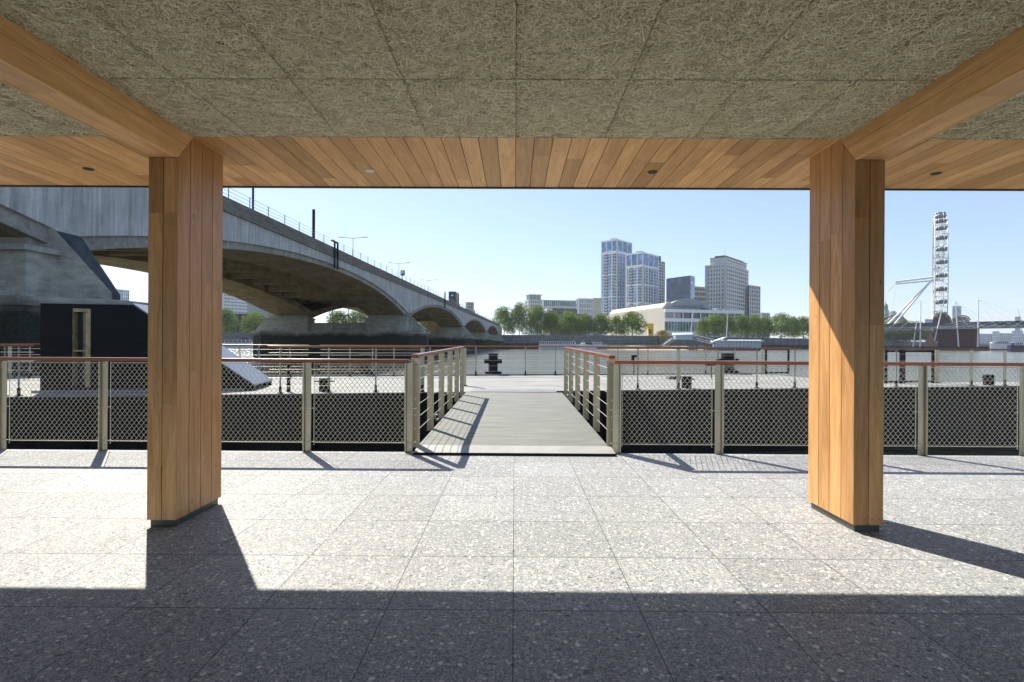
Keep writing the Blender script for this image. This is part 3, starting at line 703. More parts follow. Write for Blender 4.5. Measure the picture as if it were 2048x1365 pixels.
# river bridge beyond: our side foreshore by pier
# ================================================================== THE BRIDGE
BR = math.atan(0.05)
br = empty('road_bridge', 'long grey concrete road bridge with low arches crossing the river on the left', 'bridge', (-24.1, 0, 0), -BR)
BM = Matrix.Translation((-24.1, 0, 0)) @ Matrix.Rotation(-BR, 4, 'Z'); BMI = BM.inverted()
PIERS = [27, 96.5, 165, 234, 302]; SPR, CRN, TOP = 6.65, 10.35, 12.35
def arch(y):
    ps = [-42]+PIERS+[371]
    for a, b_ in zip(ps, ps[1:]):
        if a <= y <= b_:
            u = abs(2*(y-a)/(b_-a)-1); return SPR+(CRN-SPR)*(1-u**2.15)
    return SPR
ys_ = sorted(set([round(-40+i*1.15, 3) for i in range(int((302-(-40))/1.15)+1)]+[float(p) for p in PIERS]))
ys_ = [y for y in ys_ if y <= 302]
def band(x0, x1, lo_, hi_, name, m, ysx=None):
    ysx = ysx or ys_; mb = MB(); n_ = len(ysx); vs = []
    for y in ysx:
        a, b_ = lo_(y), hi_(y); vs += [(x0, y, a), (x1, y, a), (x1, y, b_), (x0, y, b_)]
    fs = []
    for i in range(n_-1):
        o = i*4
        for j in range(4): fs.append((o+j, o+(j+1) % 4, o+4+(j+1) % 4, o+4+j))
    fs += [(0, 1, 2, 3), tuple(4*(n_-1)+j for j in (3, 2, 1, 0))]
    mb.add(vs, fs); return mb.build(name, m, br)
rib = lambda y: arch(y)-0.5-0.28*((CRN-arch(y))/(CRN-SPR))
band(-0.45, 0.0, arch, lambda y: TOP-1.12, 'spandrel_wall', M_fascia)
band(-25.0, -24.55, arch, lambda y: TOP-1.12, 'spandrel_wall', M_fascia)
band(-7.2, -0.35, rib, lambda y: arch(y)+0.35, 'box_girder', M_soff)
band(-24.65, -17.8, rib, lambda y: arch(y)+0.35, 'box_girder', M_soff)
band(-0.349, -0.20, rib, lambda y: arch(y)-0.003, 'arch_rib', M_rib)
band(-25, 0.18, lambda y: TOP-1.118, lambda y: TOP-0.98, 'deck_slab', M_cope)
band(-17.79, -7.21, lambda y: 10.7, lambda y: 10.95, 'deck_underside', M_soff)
band(-0.32, 0.10, lambda y: TOP-0.978, lambda y: TOP, 'parapet', M_cope)
band(-24.9, -24.6, lambda y: TOP-0.978, lambda y: TOP, 'parapet', M_cope)
mb = MB()
for k in range(3):
    z = TOP-0.80+k*0.24; mb.box(0.101, 0.125, -40, 302, z, z+0.10)
mb.build('parapet_mouldings', M_cope, br)
mb = MB()
for k in range(-8, 62):
    y = k*5.0; z = 10.69
    if 0 <= y < 300: mb.box(-17.7, -7.3, y, y+0.5, max(rib(y)+0.2, 8.6), z)
mb.build('cross_beams', M_soff, br)
rl = MB(); 
for h in (0.32, 0.62, 0.92): rl.tube((-0.12, -40, TOP+h), (-0.12, 302, TOP+h), 0.018, 5)
rl.build('guard_wires', M_post, br)
mb = MB(); gp = None
for k in range(3, 101):
    y_ = 3.0*k-1.1
    if gp is None: m2 = MB(); m2.box(-0.15, -0.09, -0.03, 0.03, TOP, TOP+0.98); gp = m2.build('guard_post', M_post, br); o = gp
    else: o = gp.copy(); COL.objects.link(o); o.parent = br
    o.location.y = y_
for i, yp in enumerate((61.0, 61.9)):
    mb = MB(); mb.tube((0.28, yp, 9.9), (0.28, yp, TOP+0.6), 0.11, 10); mb.tube((0.28, yp, TOP+0.6), (-0.1, yp, TOP+0.75), 0.1, 8); mb.build('drain_pipe', M_black, br)
mb = MB(); mb.tube((0.28, 131, 10.0), (0.28, 131, TOP+1.6), 0.16, 10); mb.build('drain_pipe', M_black, br)
# piers
def fin_pts(s_, y, o, oy, far):
    x = 0.0 if s_ > 0 else -25.0; e_ = 2.3 if far else 3.1
    return [(x+s_*p[0], y+oy, p[1]) for p in [(-0.5, 3.3), (e_, 3.3), (e_, 3.7), (0.2*e_/3.1, 6.75), (0.0, 6.95), (-0.5, 6.95)]]
def fin(y, s_, M=None):
    mb = MB(); a = fin_pts(s_, y, 0, -1.0, False); b_ = fin_pts(s_, y, 0, 0.5, True)
    mb.add(a+b_, [(0,1,2,3,4,5), (11,10,9,8,7,6)]+[(i, (i+1) % 6, (i+1) % 6+6, i+6) for i in range(6)])
    return mb
for y in PIERS:
    mb = MB()
    mb.box(-7.3, 0.30, y-2.6, y+0.42, 3.2, 5.75); mb.box(-25.3, -17.7, y-2.6, y+0.42, 3.2, 5.75)
    mb.box(-17.69, -7.31, y-1.6, y+1.6, 3.2, 4.9)
    mb.box(-7.0, -0.5, y-1.7, y+0.4, 5.76, 6.9); mb.box(-24.4, -18.0, y-1.7, y+0.4, 5.76, 6.9)
    pr = mb.build('pier', M_pier, br)
    for xa_, xb_ in ((-7.45, 0.5), (-25.5, -17.55)): mb = MB(); mb.box(xa_, xb_, y-2.85, y+0.46, 5.5, 5.755); mb.build('cornice', M_pier, pr)
    mb = MB()
    mb.prism([(0.8, y-3.4, -5), (3.5, y-1.2, -5), (3.5, y+0.8, -5), (0.8, y+3.4, -5), (-25.8, y+3.4, -5), (-28.5, y+0.8, -5), (-28.5, y-1.2, -5), (-25.8, y-3.4, -5)], (0, 0, 8.2)); mb.build('cutwater', M_pier, pr)
    mb = MB(); mb.prism([(0.9, y-3.6, 2.9), (3.7, y-1.3, 2.9), (3.7, y+0.9, 2.9), (0.9, y+3.6, 2.9), (-25.9, y+3.6, 2.9), (-28.7, y+0.9, 2.9), (-28.7, y-1.3, 2.9), (-25.9, y-3.6, 2.9)], (0, 0, 0.42)); mb.build('plinth_course', M_pier, pr)
    fb = fin(y, 1).build('sloping_buttress', M_pier, pr); fb.data.materials.append(M_moss); fb.data.polygons[4].material_index = 1; fb.data.polygons[3].material_index = 1; fin(y, -1).build('sloping_buttress', M_pier, pr)
    mb = MB()
    for x in (-10.5, -13.5): mb.tube((x, y-1.75, 3.3), (x, y-1.75, 9.5), 0.09, 6)
    for z in (3.8, 6.2, 8.4): mb.tube((-10.5, y-1.75, z), (-13.5, y-1.75, z), 0.07, 6)
    mb.build('access_ladder', M_post, pr)
mb = MB(); mb.box(-25.5, 1.2, 299.5, 310, -4, TOP-1.2); mb.build('abutment', M_pier, br)

def on_bridge(px, b_):      # distance along the bridge where the line b=b_ is seen at px
    lo_, hi_ = 15.0, 300.0
    for _ in range(50):
        mid = (lo_+hi_)/2; q = BM @ Vector((b_, mid, 0)); r = ray(px, 688)
        if q.x/q.y < r.x/r.y: lo_ = mid
        else: hi_ = mid
    return lo_
for i, (px, top_) in enumerate(((705, 476), (797, 527), (857, 561), (897, 583), (925, 599), (962, 621))):
    b_ = -12.0; a = on_bridge(px, b_); q = BM @ Vector((b_, a, TOP-0.95)); hz = hgt(px, top_, q.y)-(TOP-0.95)
    e = empty('street_lamp', ('%s twin armed street lamp on the bridge counted from the near end' % ('first second third fourth fifth sixth'.split()[i])), 'street lamp', q, -BR, 'twin armed lamps along the bridge')
    mb = MB(); mb.tube((0, 0, 0), (0, 0, hz), 0.09, 8, 0.055); mb.build('pole', M_post, e)
    mb = MB(); mb.tube((-1.9, 0, hz+0.12), (0, 0, hz-0.1), 0.05, 6); mb.tube((1.9, 0, hz+0.12), (0, 0, hz-0.1), 0.05, 6); mb.build('arm', M_post, e)
    for s_ in (-1, 1):
        mb = MB(); mb.box(s_*2.35-0.5, s_*2.35+0.5, -0.16, 0.16, hz+0.08, hz+0.2); mb.build('lamp_head', M_post, e, bevel=0.03)
for px, top_, r_, lab in ((626, 419, 0.16, 'thick plain black pole standing above the bridge parapet'), (504.5, 360, 0.09, 'slim dark pole on the bridge just right of the left pillar')):
    a = on_bridge(px, -1.0); q = BM @ Vector((-1.0, a, TOP-0.95)); e = empty('pole', lab, 'pole', q, -BR)
    hz = hgt(px, top_, q.y)-(TOP-0.95)
    mb = MB(); mb.tube((0, 0, 0), (0, 0, hz), r_, 10); mb.build('shaft', M_black, e)
    mb = MB(); mb.tube((0, 0, 0), (0, 0, 0.5), r_*1.5, 10); mb.build('collar', M_black, e)
M_van = simple('black_van_paint', (0.03, 0.035, 0.04), 0.35)
M_signw = simple('white_sign_lettering', (0.75, 0.76, 0.78), 0.6)
# small black sign box with pale marks and a dark high sided lorry
a = on_bridge(804.5, -2.0); q = BM @ Vector((-2.0, a, TOP-0.95)); e = empty('sign_board', 'square black sign board with pale marks above the bridge parapet', 'sign', q, -BR)
z0, z1 = hgt(804, 551.5, q.y)-q.z, hgt(804, 541, q.y)-q.z
mb = MB(); mb.box(-0.4, 0.42, -0.1, 0.1, z0, z1); mb.build('board', M_van, e, bevel=0.03)
mb = MB(); mb.box(-0.3, -0.1, -0.13, -0.101, z0+.3, z1-.15); mb.box(0.0, 0.25, -0.13, -0.101, z0+.4, z1-.15); mb.build('marks', M_signw, e)
mb = MB(); mb.tube((0, 0, 0), (0, 0, z0), 0.05, 6); mb.build('post', M_black, e)
a = on_bridge(908, -4.0); q = BM @ Vector((-4.0, a, TOP-0.95)); e = empty('lorry', 'dark high sided lorry body with a small pale mark driving on the bridge', 'lorry', q, -BR)
z1 = hgt(908, 586, q.y)-q.z
mb = MB(); mb.box(-1.15, 1.15, -4, 3, 0.9, z1); mb.build('box_body', M_van, e, bevel=0.06)
mb = MB(); mb.box(-1.1, 1.1, 3.1, 5.0, 0.5, 2.9); mb.build('cab', M_van, e, bevel=0.1)
mb = MB(); mb.box(-0.3, 0.3, -4.03, -4.005, z1-1.4, z1-1.0); mb.build('mark', M_signw, e)
for sx in (-1.0, 1.0):
    for sy in (-2.5, 3.8):
        mb = MB(); mb.tube((sx-0.15, sy, 0.5), (sx+0.15, sy, 0.5), 0.5, 14); mb.build('wheel', M_black, e)

# ================================================================== TREES
LEAF = [m_leaf('plane_leaves', (0.045, 0.095, 0.016), (0.23, 0.32, 0.065)), m_leaf('pale_plane_leaves', (0.07, 0.125, 0.025), (0.23, 0.30, 0.07)), m_leaf('distant_leaves', (0.04, 0.07, 0.025), (0.10, 0.15, 0.05))]
def tree_meshes(seed, leaf):
    r = np.random.default_rng(seed)
    nb = 20; blobs = []
    for i in range(nb):
        t = (i+r.uniform(0, 1))/nb; zc = 0.17+0.67*t; rad = 0.34*math.sin(PI*(0.22+0.70*t))**0.7
        a = i*2.4+r.uniform(-.4, .4); q = r.uniform(0.55, 0.9)
        blobs.append((math.cos(a)*rad*q, math.sin(a)*rad*q, zc, r.uniform(0.13, 0.19)))
    blobs.append((0, 0, 0.6, 0.24)); blobs.append((0.02, 0, 0.85, 0.13))
    V = []; N = 0; T = []
    for (bx, by, bz, br_) in blobs:
        k = int(3400*br_*br_/0.0225/ (len(blobs)) * 1.35)
        d = r.normal(size=(k, 3)); d /= np.linalg.norm(d, axis=1)[:, None]
        rr = br_*(r.uniform(0.6, 1.06, k))
        c = np.stack([bx+d[:, 0]*rr, by+d[:, 1]*rr, bz+d[:, 2]*rr*0.92], 1)
        u = np.cross(d+r.normal(0, 0.6, (k, 3)), r.normal(size=(k, 3))); u /= np.linalg.norm(u, axis=1)[:, None]
        v = np.cross(d+r.normal(0, 0.5, (k, 3)), u); v /= np.linalg.norm(v, axis=1)[:, None]
        s = r.uniform(0.012, 0.025, k)[:, None]
        V.append(np.stack([c-u*s, c-v*s*0.6, c+u*s, c+v*s*0.6], 1).reshape(-1, 3)); T.append(np.clip(r.normal(0.45+0.25*r.normal(), 0.22, k), 0, 1)); N += k
    V = np.concatenate(V); T = np.concatenate(T)
    V[:, 2] = np.maximum(V[:, 2], 0.06); V[:, 2] *= 1/np.percentile(V[:, 2], 99.7); V[:, :2] *= 0.5/np.percentile(np.abs(V[:, :2]), 99.3)
    me = bpy.data.meshes.new('crown'); me.vertices.add(len(V)); me.vertices.foreach_set('co', V.astype(np.float32).ravel())
    me.loops.add(N*4); me.loops.foreach_set('vertex_index', np.arange(N*4, dtype=np.int32)); me.polygons.add(N); me.polygons.foreach_set('loop_start', (np.arange(N)*4).astype(np.int32))
    me.update(calc_edges=True); at = me.attributes.new('tone', 'FLOAT', 'FACE'); at.data.foreach_set('value', T.astype(np.float32)); me.materials.append(leaf)
    mb = MB(); mb.tube((0, 0, 0), (0.005, 0, 0.30), 0.022, 7, 0.014)
    for i in range(7):
        a = i*0.9+r.uniform(0, .4); h = 0.22+0.05*i
        mb.tube((0.003, 0, h*0.8), (math.cos(a)*0.2, math.sin(a)*0.2, h+0.25), 0.009, 5, 0.002)
    mb.tube((0.005, 0, 0.30), (0, 0, 0.85), 0.014, 5, 0.003)
    tr = mb.build('trunk', M_bark); tm = tr.data; bpy.data.objects.remove(tr)
    return me, tm
TREES = [[tree_meshes(100+i+10*j, LEAF[j]) for i in range(4)] for j in range(3)]
tcount = 0
def tree(px0, px1, ytop, Y, label, kind=0, base=ZG, grp='plane trees along the far embankment'):
    global tcount; tcount += 1
    px = (px0+px1)/2; x = XX(px, Y); wd = (px1-px0)*Y/F; h = hgt(px, ytop, Y)-base
    e = empty('plane_tree', label, 'tree', (x, Y, base), random.uniform(0, 6.28), grp)
    me, tm = TREES[kind][tcount % 4]
    for nm, d in (('crown', me), ('trunk', tm)):
        o = bpy.data.objects.new(nm, d); COL.objects.link(o); o.parent = e
    e.scale = (wd*1.14, wd*1.14, h)
    return e
ORD = 'first second third fourth fifth sixth seventh eighth ninth tenth eleventh twelfth thirteenth fourteenth'.split()
near = [(986, 1030, 614, 0), (1020, 1057, 605, 0), (1054, 1094, 611, 0), (1086, 1120, 620, 0), (1116, 1161, 624, 1), (1153, 1190, 628, 0), (1184, 1221, 628, 0), (1217, 1248, 632, 1), (1242, 1287, 624, 0)]
for i, (a, b_, t, k) in enumerate(near): tree(a, b_, t, 316+random.uniform(-3, 5), '%s leafy plane tree counting from the bridge towards the concert hall' % ORD[i], k)
hall = [(1394, 1418, 638, 1), (1409, 1450, 630, 0), (1441, 1472, 630, 0), (1466, 1498, 631, 0), (1489, 1524, 630, 0), (1516, 1545, 633, 0), (1540, 1584, 627, 1), (1574, 1600, 634, 0), (1588, 1625, 633, 0)]
for i, (a, b_, t, k) in enumerate(hall): tree(a, b_, t, 352+i*9, '%s round plane tree right of the concert hall glass front, from the left' % ORD[i], k)
for i, (a, b_, t) in enumerate(((430, 471, 617), (486, 537, 625), (535, 580, 624))): tree(a, b_, t, 318, '%s plane tree seen under the first bridge arch, beside the left pillar' % ORD[i], 1, grp='trees seen under the bridge')
for i, (a, b_, t) in enumerate(((652, 700, 622), (696, 742, 620), (738, 770, 630))): tree(a, b_, t, 330, '%s bright plane tree seen between the bridge piers, from the left' % ORD[i], 1, grp='trees seen under the bridge')
for i, (a, b_, t) in enumerate(((835, 862, 643), (858, 885, 640))): tree(a, b_, t, 330, '%s small tree seen through the second bridge arch' % ORD[i], 1, grp='trees seen under the bridge')
for i in range(8):
    a = 1740+i*15; tree(a, a+24, 659, 520+i*4, '%s dark tree under the railway bridge deck, from the left' % ORD[i], 2, grp='trees under the railway bridge')
for i in range(5):
    a = 1745+i*18; tree(a, a+28, 639+i, 640, '%s pale tree above the railway bridge near the green turret' % ORD[i], 1, grp='trees beyond the railway bridge')

# ================================================================== BUILDINGS
M_stone = simple('pale_portland_stone', (0.55, 0.55, 0.53), 0.8, var=0.08, scale=0.1)
M_cream = simple('cream_stone', (0.46, 0.43, 0.36), 0.8, var=0.07, scale=0.1)
M_frame = simple('white_tower_frame', (0.80, 0.81, 0.80), 0.6, var=0.05)
M_slate = simple('dark_slate_roof', (0.07, 0.075, 0.085), 0.7)
M_brown = simple('brown_grey_concrete', (0.16, 0.145, 0.135), 0.9, var=0.15, scale=0.2)
M_gconc = simple('grey_office_concrete', (0.30, 0.32, 0.34), 0.85, var=0.1, scale=0.2)
M_gb = m_glass('blue_tower_glass', (0.13, 0.25, 0.42)); M_gd = m_glass('dark_blue_glass', (0.035, 0.07, 0.12), 0.1, (0.25, 0.25, 0.28), 0.35)
M_gn = m_glass('green_grey_glass', (0.12, 0.20, 0.20)); M_gk = m_glass('dark_window_glass', (0.035, 0.045, 0.06)); M_gp = m_glass('pale_sky_glass', (0.25, 0.36, 0.46), 0.2)  # M_gk is one plain dark glass colour
M_green = simple('green_copper', (0.16, 0.32, 0.27), 0.7); M_yel = simple('yellow_painted_concrete', (0.62, 0.42, 0.03), 0.7)
M_brick = simple('dark_red_brick', (0.09, 0.05, 0.045), 0.9, var=0.3, scale=1.0); M_alu = simple('roof_aluminium', (0.55, 0.57, 0.58), 0.4, 0.3)
class Bld:
    def __init__(s, name, label, cat, xc, xl, xr, ytop, Y, th, zb=ZG, group=None):
        th = math.radians(th); s.sc = (XX(xc, Y)/Y); C_ = Vector((XX(xc, Y), Y, 0)); sl, sr = XX(xl, Y)/Y, XX(xr, Y)/Y
        s.b = (C_.x-sl*Y)/(math.cos(th)+sl*math.sin(th)) if xl < xc else 12.0
        s.a = (sr*Y-C_.x)/(math.sin(th)-sr*math.cos(th)) if xr > xc else 12.0
        s.h = hgt(xc, ytop, Y)-zb; s.Y = Y; s.zb = zb; s.xc = xc
        s.e = empty(name, label, cat, (C_.x, C_.y, zb), PI/2-th, group)
    def z(s, py, px=None): return hgt(px or s.xc, py, s.Y)-s.zb
    def core(s, m, inset=0.5, z1=None, name='glazing', top=0.3):
        mb = MB(); mb.box(inset, s.a-inset, inset, s.b-inset, 0, (z1 or s.h)-top); return mb.build(name, m, s.e)
    def grid(s, m, side, z0, z1, ncol, nrow, fw, bh, depth=0.6, name='facade_frame', o0=0, o1=None, endw=None, core=None):
        mb = MB(); Ln = (s.a if side == 'R' else s.b); o1 = Ln if o1 is None else o1
        ew = endw or fw*1.3
        def bx(p0, p1, q0, q1, d0, d1):
            if side == 'R': mb.box(p0, p1, d0, d1, q0, q1)
            else: mb.box(d0, d1, p0, p1, q0, q1)
        for i in range(ncol+1):
            c = o0+(o1-o0)*i/ncol; ww = ew if i in (0, ncol) else fw
            p0 = min(max(c-ww/2, o0), o1-ww) if i in (0, ncol) else c-ww/2
            bx(p0, p0+ww, z0, z1, 0, depth+0.05)
        for j in range(nrow+1):
            c = z0+(z1-z0)*j/nrow; c0 = min(max(c-bh/2, z0), z1-bh)
            bx(o0+.02, o1-.02, c0, c0+bh, 0.04, depth)
        return mb.build(name, m, s.e)
    def roof(s, m, t=0.5, z=None, inset=0.0, name='roof'):
        z = z or s.h; mb = MB(); mb.box(inset, s.a-inset, inset, s.b-inset, z-t, z); return mb.build(name, m, s.e)
# pale stone building with glazed attic at the left of the skyline
B = Bld('office_building', 'pale stone office building with a flared glazed penthouse above the trees', 'building', 1057, 1048.5, 1085, 599, 470, 70)
B.core(M_gk); zt = B.z(599)
B.grid(M_stone, 'R', 0, zt, 7, 9, 0.9, 1.5); B.grid(M_stone, 'L', 0, zt, 3, 9, 1.2, 1.5); B.roof(M_stone)
mb = MB(); z1 = B.z(588.5); mb.box(1.5, B.a-1, 1.5, B.b-1, zt, z1-0.6); mb.build('penthouse_glazing', M_gn, B.e)
mb = MB(); mb.box(0.5, B.a+0.3, 0.5, B.b, z1-0.6, z1); mb.build('penthouse_roof', M_stone, B.e)
mb = MB()
for i in range(9): x = 1.4+(B.a-3)*i/8; mb.box(x-0.2, x+0.2, 1.3, 1.49, zt, z1-0.61)
mb.build('penthouse_mullions', M_stone, B.e)
B = Bld('office_building', 'long pale stone wing with a grey green glass attic floor left of the towers', 'building', 1086, 1085.4, 1200, 600, 474, 78)
B.core(M_gk); zt = B.z(612); B.grid(M_stone, 'R', 0, zt, 26, 6, 1.5, 2.0)
mb = MB(); mb.box(0.2, B.a, 0.3, B.b, zt, B.h-0.9); mb.build('attic_glazing', M_gn, B.e); B.roof(M_stone, 0.8)
mb = MB()
for i in range(30): x = 0.4+(B.a-1)*i/29; mb.box(x-0.15, x+0.15, 0.05, 0.29, zt, B.h-0.81)
mb.build('attic_mullions', M_stone, B.e)
B = Bld('office_building', 'stepped pale block with a cream side wall left of the tall towers', 'building', 1156, 1150, 1203, 597, 455, 78)
B.core(M_gp); B.grid(M_stone, 'R', 0, B.h, 9, 8, 0.7, 1.2, o1=B.a*0.66); B.roof(M_stone)
mb = MB(); mb.box(B.a*0.66+.05, B.a, 0.0, 2, 0, B.h+0.6); mb.build('side_wall', M_cream, B.e)  # side wall in its own cream stone colour
# brutalist hall
B = Bld('arts_hall', 'low brown grey concrete hall block behind the plane trees', 'building', 1100, 1086, 1171, 626, 372, 66)
B.roof(M_brown, B.h, name='wall'); mb = MB(); mb.box(2, B.a*0.8, 2, B.b-1, B.h, B.h+3.6); mb.build('upper_storey', M_brown, B.e)
mb = MB(); mb.box(-0.05, B.a*0.35, -0.25, -0.002, B.h*0.55, B.h*0.62); mb.box(2.2, B.a*0.78, 1.8, 1.99, B.h+1.0, B.h+1.3); mb.build('ledge', M_gconc, B.e)
mb = MB(); mb.box(-3.5, 1.0, -1.5, 1.9, B.h-0.5, B.h+2.8); mb.build('rooftop_box', M_white, B.e)
# twin residential towers
def restower(name, label, xc, xl, xr, yt, ycrown, Y, th, nl, nr, rows):
    B = Bld(name, label, 'tower', xc, xl, xr, yt, Y, th, group='white framed glass towers')
    B.core(M_gb); zc = B.z(ycrown)
    for side, n_ in (('L', nl), ('R', nr)):
        B.grid(M_frame, side, 0, zc, n_*2, rows, 0.5, 0.42); B.grid(M_frame, side, zc+.05, B.h, n_, 1, 0.9, 1.5, name='crown_frame')
        B.grid(M_frame, side, 0.1, zc-.1, n_, max(3, rows//6), 1.5, 1.6, depth=0.75, name='main_frame')
    B.roof(M_frame, 0.4)
    bal = None
    for j in range(rows):
        for yb0 in (0.8, B.b*0.55):
            if bal is None: mb = MB(); mb.box(-1.2, -0.02, 0, 3.4, 0.3, 0.5); mb.box(-1.2, -1.1, 0, 3.4, 0.5, 1.4); bal = mb.build('balcony', M_gk, B.e); o = bal
            else: o = bal.copy(); COL.objects.link(o); o.parent = B.e
            o.location = (0, yb0, zc*j/rows)
    mb = MB(); mb.box(B.a*0.3, B.a*0.6, B.b*0.4, B.b*0.6, B.h, B.h+1.8); mb.tube((B.a*0.3, B.b*0.3, B.h+2.6), (B.a*0.3, B.b*0.7, B.h+3.2), 0.5, 6); mb.tube((B.a*.4, B.b*.5, B.h), (B.a*.4, B.b*.5, B.h+2.8), 0.4, 6); mb.build('roof_plant', M_slate, B.e)
    return B
restower('residential_tower', 'tallest white framed glass tower, leftmost of the high towers', 1233.7, 1201, 1263.5, 478.3, 504, 620, 43, 3, 3, 28)
restower('residential_tower', 'shorter white framed glass tower in front of the tallest one', 1285.5, 1250, 1317, 504.5, 532, 585, 43, 3, 3, 25)
B = Bld('residential_tower', 'narrow framed block at the right side of the shorter glass tower', 'tower', 1312, 1308, 1329.5, 521, 612, 43)
B.core(M_gk); B.grid(M_frame, 'R', 0, B.h, 5, 28, 0.6, 0.7); B.roof(M_slate)
mb = MB(); mb.box(1, B.a*0.6, 1, B.b, B.h, B.h+6); mb.build('plant_room', M_slate, B.e)
# dark glass block + pale green block
B = Bld('glass_office', 'dark blue glass office block with a slanted top beside the towers', 'building', 1380, 1332, 1388.5, 551.5, 560, 40)
mb = MB(); dz = B.z(560, 1332)*1.0
zl = hgt(1332, 558, B.Y+B.b*math.sin(math.radians(40)))-ZG
mb.prism([(0, 0, 0), (0, B.b, 0), (0, B.b, zl), (0, 0, B.h)], (B.a, 0, 0)); mb.build('curtain_wall', M_gd, B.e)
mb = MB()
for i in range(1, 9): y = B.b*i/9; mb.box(-0.12, -0.001, y-0.1, y+0.1, 0, B.h+(zl-B.h)*i/9-0.2)
for j in range(1, 14): mb.box(-0.09, -0.001, 0.1, B.b-.1, zl*j/14-0.1, zl*j/14+0.1)
mb.build('mullions', simple('dark_mullions', (0.05, 0.09, 0.13), 0.5), B.e)
mb = MB(); mb.box(0.2, B.a-0.2, -0.4, -0.002, B.h*0.55, B.h-0.5); mb.build('end_glazing', M_gp, B.e)
B = Bld('office_building', 'low pale green office block between the dark glass block and the stone tower', 'building', 1382, 1380, 1412, 572.5, 590, 60)
B.core(M_gk); B.grid(M_cream, 'R', 0, B.h, 9, 11, 0.5, 2.0); B.roof(M_cream)
# stone tower
B = Bld('stone_tower', 'tall pale stone office tower with rows of small dark windows', 'tower', 1452, 1409, 1496.5, 528, 600, 42)
B.core(M_gk); zt = B.h
B.grid(M_stone, 'L', 0, zt, 8, 19, 1.95, 1.75, endw=3.2); B.grid(M_stone, 'R', 0, zt, 11, 19, 1.75, 1.75, endw=3.0); B.roof(M_stone)
mb = MB(); zc = B.z(514); i0 = 3.2
mb.box(i0, B.a-3.5, i0-1.6, B.b-5, zt-2, zc); mb.build('crown_core', M_gk, B.e)
for side in 'RL':
    mb = MB(); Ln = B.a-3.5 if side == 'R' else B.b-5; n_ = 7
    s0 = i0 if side == 'R' else i0-1.6
    for i in range(n_+1):
        p = s0+(Ln-s0)*i/n_; w2 = 1.1
        if side == 'R': mb.box(max(s0, p-w2), min(Ln, p+w2), i0-1.9, i0-1.61, zt+.01, zc)
        else: mb.box(i0-0.3, i0-.01, max(s0-.29, p-w2), min(Ln, p+w2), zt+.01, zc)
    for (q0, q1) in ((zt+.02, zt+4), (zc-2.4, zc)):
        if side == 'R': mb.box(s0, Ln-.01, i0-1.85, i0-1.61, q0, q1)
        else: mb.box(i0-0.25, i0-.01, s0-.2, Ln-.01, q0, q1)
    mb.build('crown_wall', M_stone, B.e)
mb = MB(); mb.box(i0-0.8, B.a-3, i0-2.4, B.b-4.5, zc, zc+0.5); mb.box(i0+3, B.a-7, i0+1, B.b-9, zc+0.5, zc+2.8); mb.build('crown_roof', M_slate, B.e)
mb = MB(); mb.tube((i0+1, i0, zc), (i0+1, i0, B.z(492)), 0.25, 6); mb.build('flagpole', M_white, B.e)
B = Bld('residential_tower', 'narrow dark framed tower at the right side of the stone tower', 'tower', 1499, 1494, 1520.5, 570.6, 640, 50)
B.core(M_gk); B.grid(M_frame, 'R', 0, B.h, 6, 14, 0.55, 0.5); B.roof(M_frame)
B = Bld('office_building', 'low framed block peeking above the trees right of the stone tower', 'building', 1522, 1519, 1540, 625.5, 560, 62)
B.core(M_gk); B.grid(M_frame, 'R', 0, B.h, 5, 5, 0.6, 0.7); B.roof(M_frame)
# concert hall
B = Bld('concert_hall', 'long white concert hall with a glazed riverside front and curved roof', 'building', 1329, 1213, 1487, 619, 402, 75)
H = B.h; 
mb = MB(); mb.box(0, 0.6, 0.01, B.b, 0, H); mb.box(0.62, B.a, B.b-1, B.b, 0, H-1); mb.build('side_wall', M_cream, B.e)
mb = MB(); mb.box(0.61, B.a-0.3, 1.2, B.b-1.1, 0, H-0.8); mb.build('inner_wall', M_gk, B.e)
zf = [B.z(664), B.z(660), B.z(643.5), B.z(636.5), B.z(624), B.z(619)]
mb = MB(); mb.box(0, B.a, -0.3, 1.1, zf[2], zf[3]); mb.box(0, B.a, -0.6, 1.15, zf[4]-.3, zf[5]+.2); mb.box(0, B.a, -0.9, 1.15, 0.1, zf[0]+.6); mb.build('white_bands', M_frame, B.e)
mb = MB()
for i in range(28):
    x = 0.6+(B.a-1.2)*i/27
    if i % 3 == 0: mb.box(x-0.3, x+0.3, 0.1, 0.5, zf[3], zf[4]-.3)
    mb.box(x-0.13, x+0.13, 0.2, 0.4, zf[0]+.6, zf[2])
mb.build('window_mullions', M_frame, B.e)
mb = MB(); mb.box(0.6, B.a-.1, 0.5, 0.6, zf[0]+.61, zf[2]-.01); mb.build('foyer_glazing', M_gn, B.e)
mb = MB(); mb.box(0.6, B.a*0.2, 0.45, 0.9, zf[3], zf[4]-.31); mb.build('grey_wall', M_gconc, B.e)
# curved roof, axis running back from the river
u0 = (1347-1329)/(1487-1329)*B.a*1.0; u1 = (1430-1329)/(1487-1329)*B.a*1.06
zb_ = H; zp_ = hgt(1380, 597.5, B.Y+14)-ZG; pts = []
for i in range(25):
    t = i/24; pts.append((u0+(u1-u0)*t, 8, zb_+2.5+(zp_-zb_-2.5)*(1-abs(2*(t-0.46)/1.0)**2.0*0.98)))
prof = [(u0, 8, zb_-1)]+pts+[(u1, 8, zb_-1)]
mb = MB(); npf = len(prof); bk = [(p[0]*0.9, 8+(B.b-12), zb_-1+(p[2]-zb_+1)*0.30) for p in prof]
mb.add(prof+bk, [tuple(range(npf)), tuple(range(2*npf-1, npf-1, -1))]+[(i, (i+1) % npf, (i+1) % npf+npf, i+npf) for i in range(npf)]); mb.build('barrel_roof', simple('pale_roof_covering', (0.30, 0.30, 0.27), 0.8), B.e)
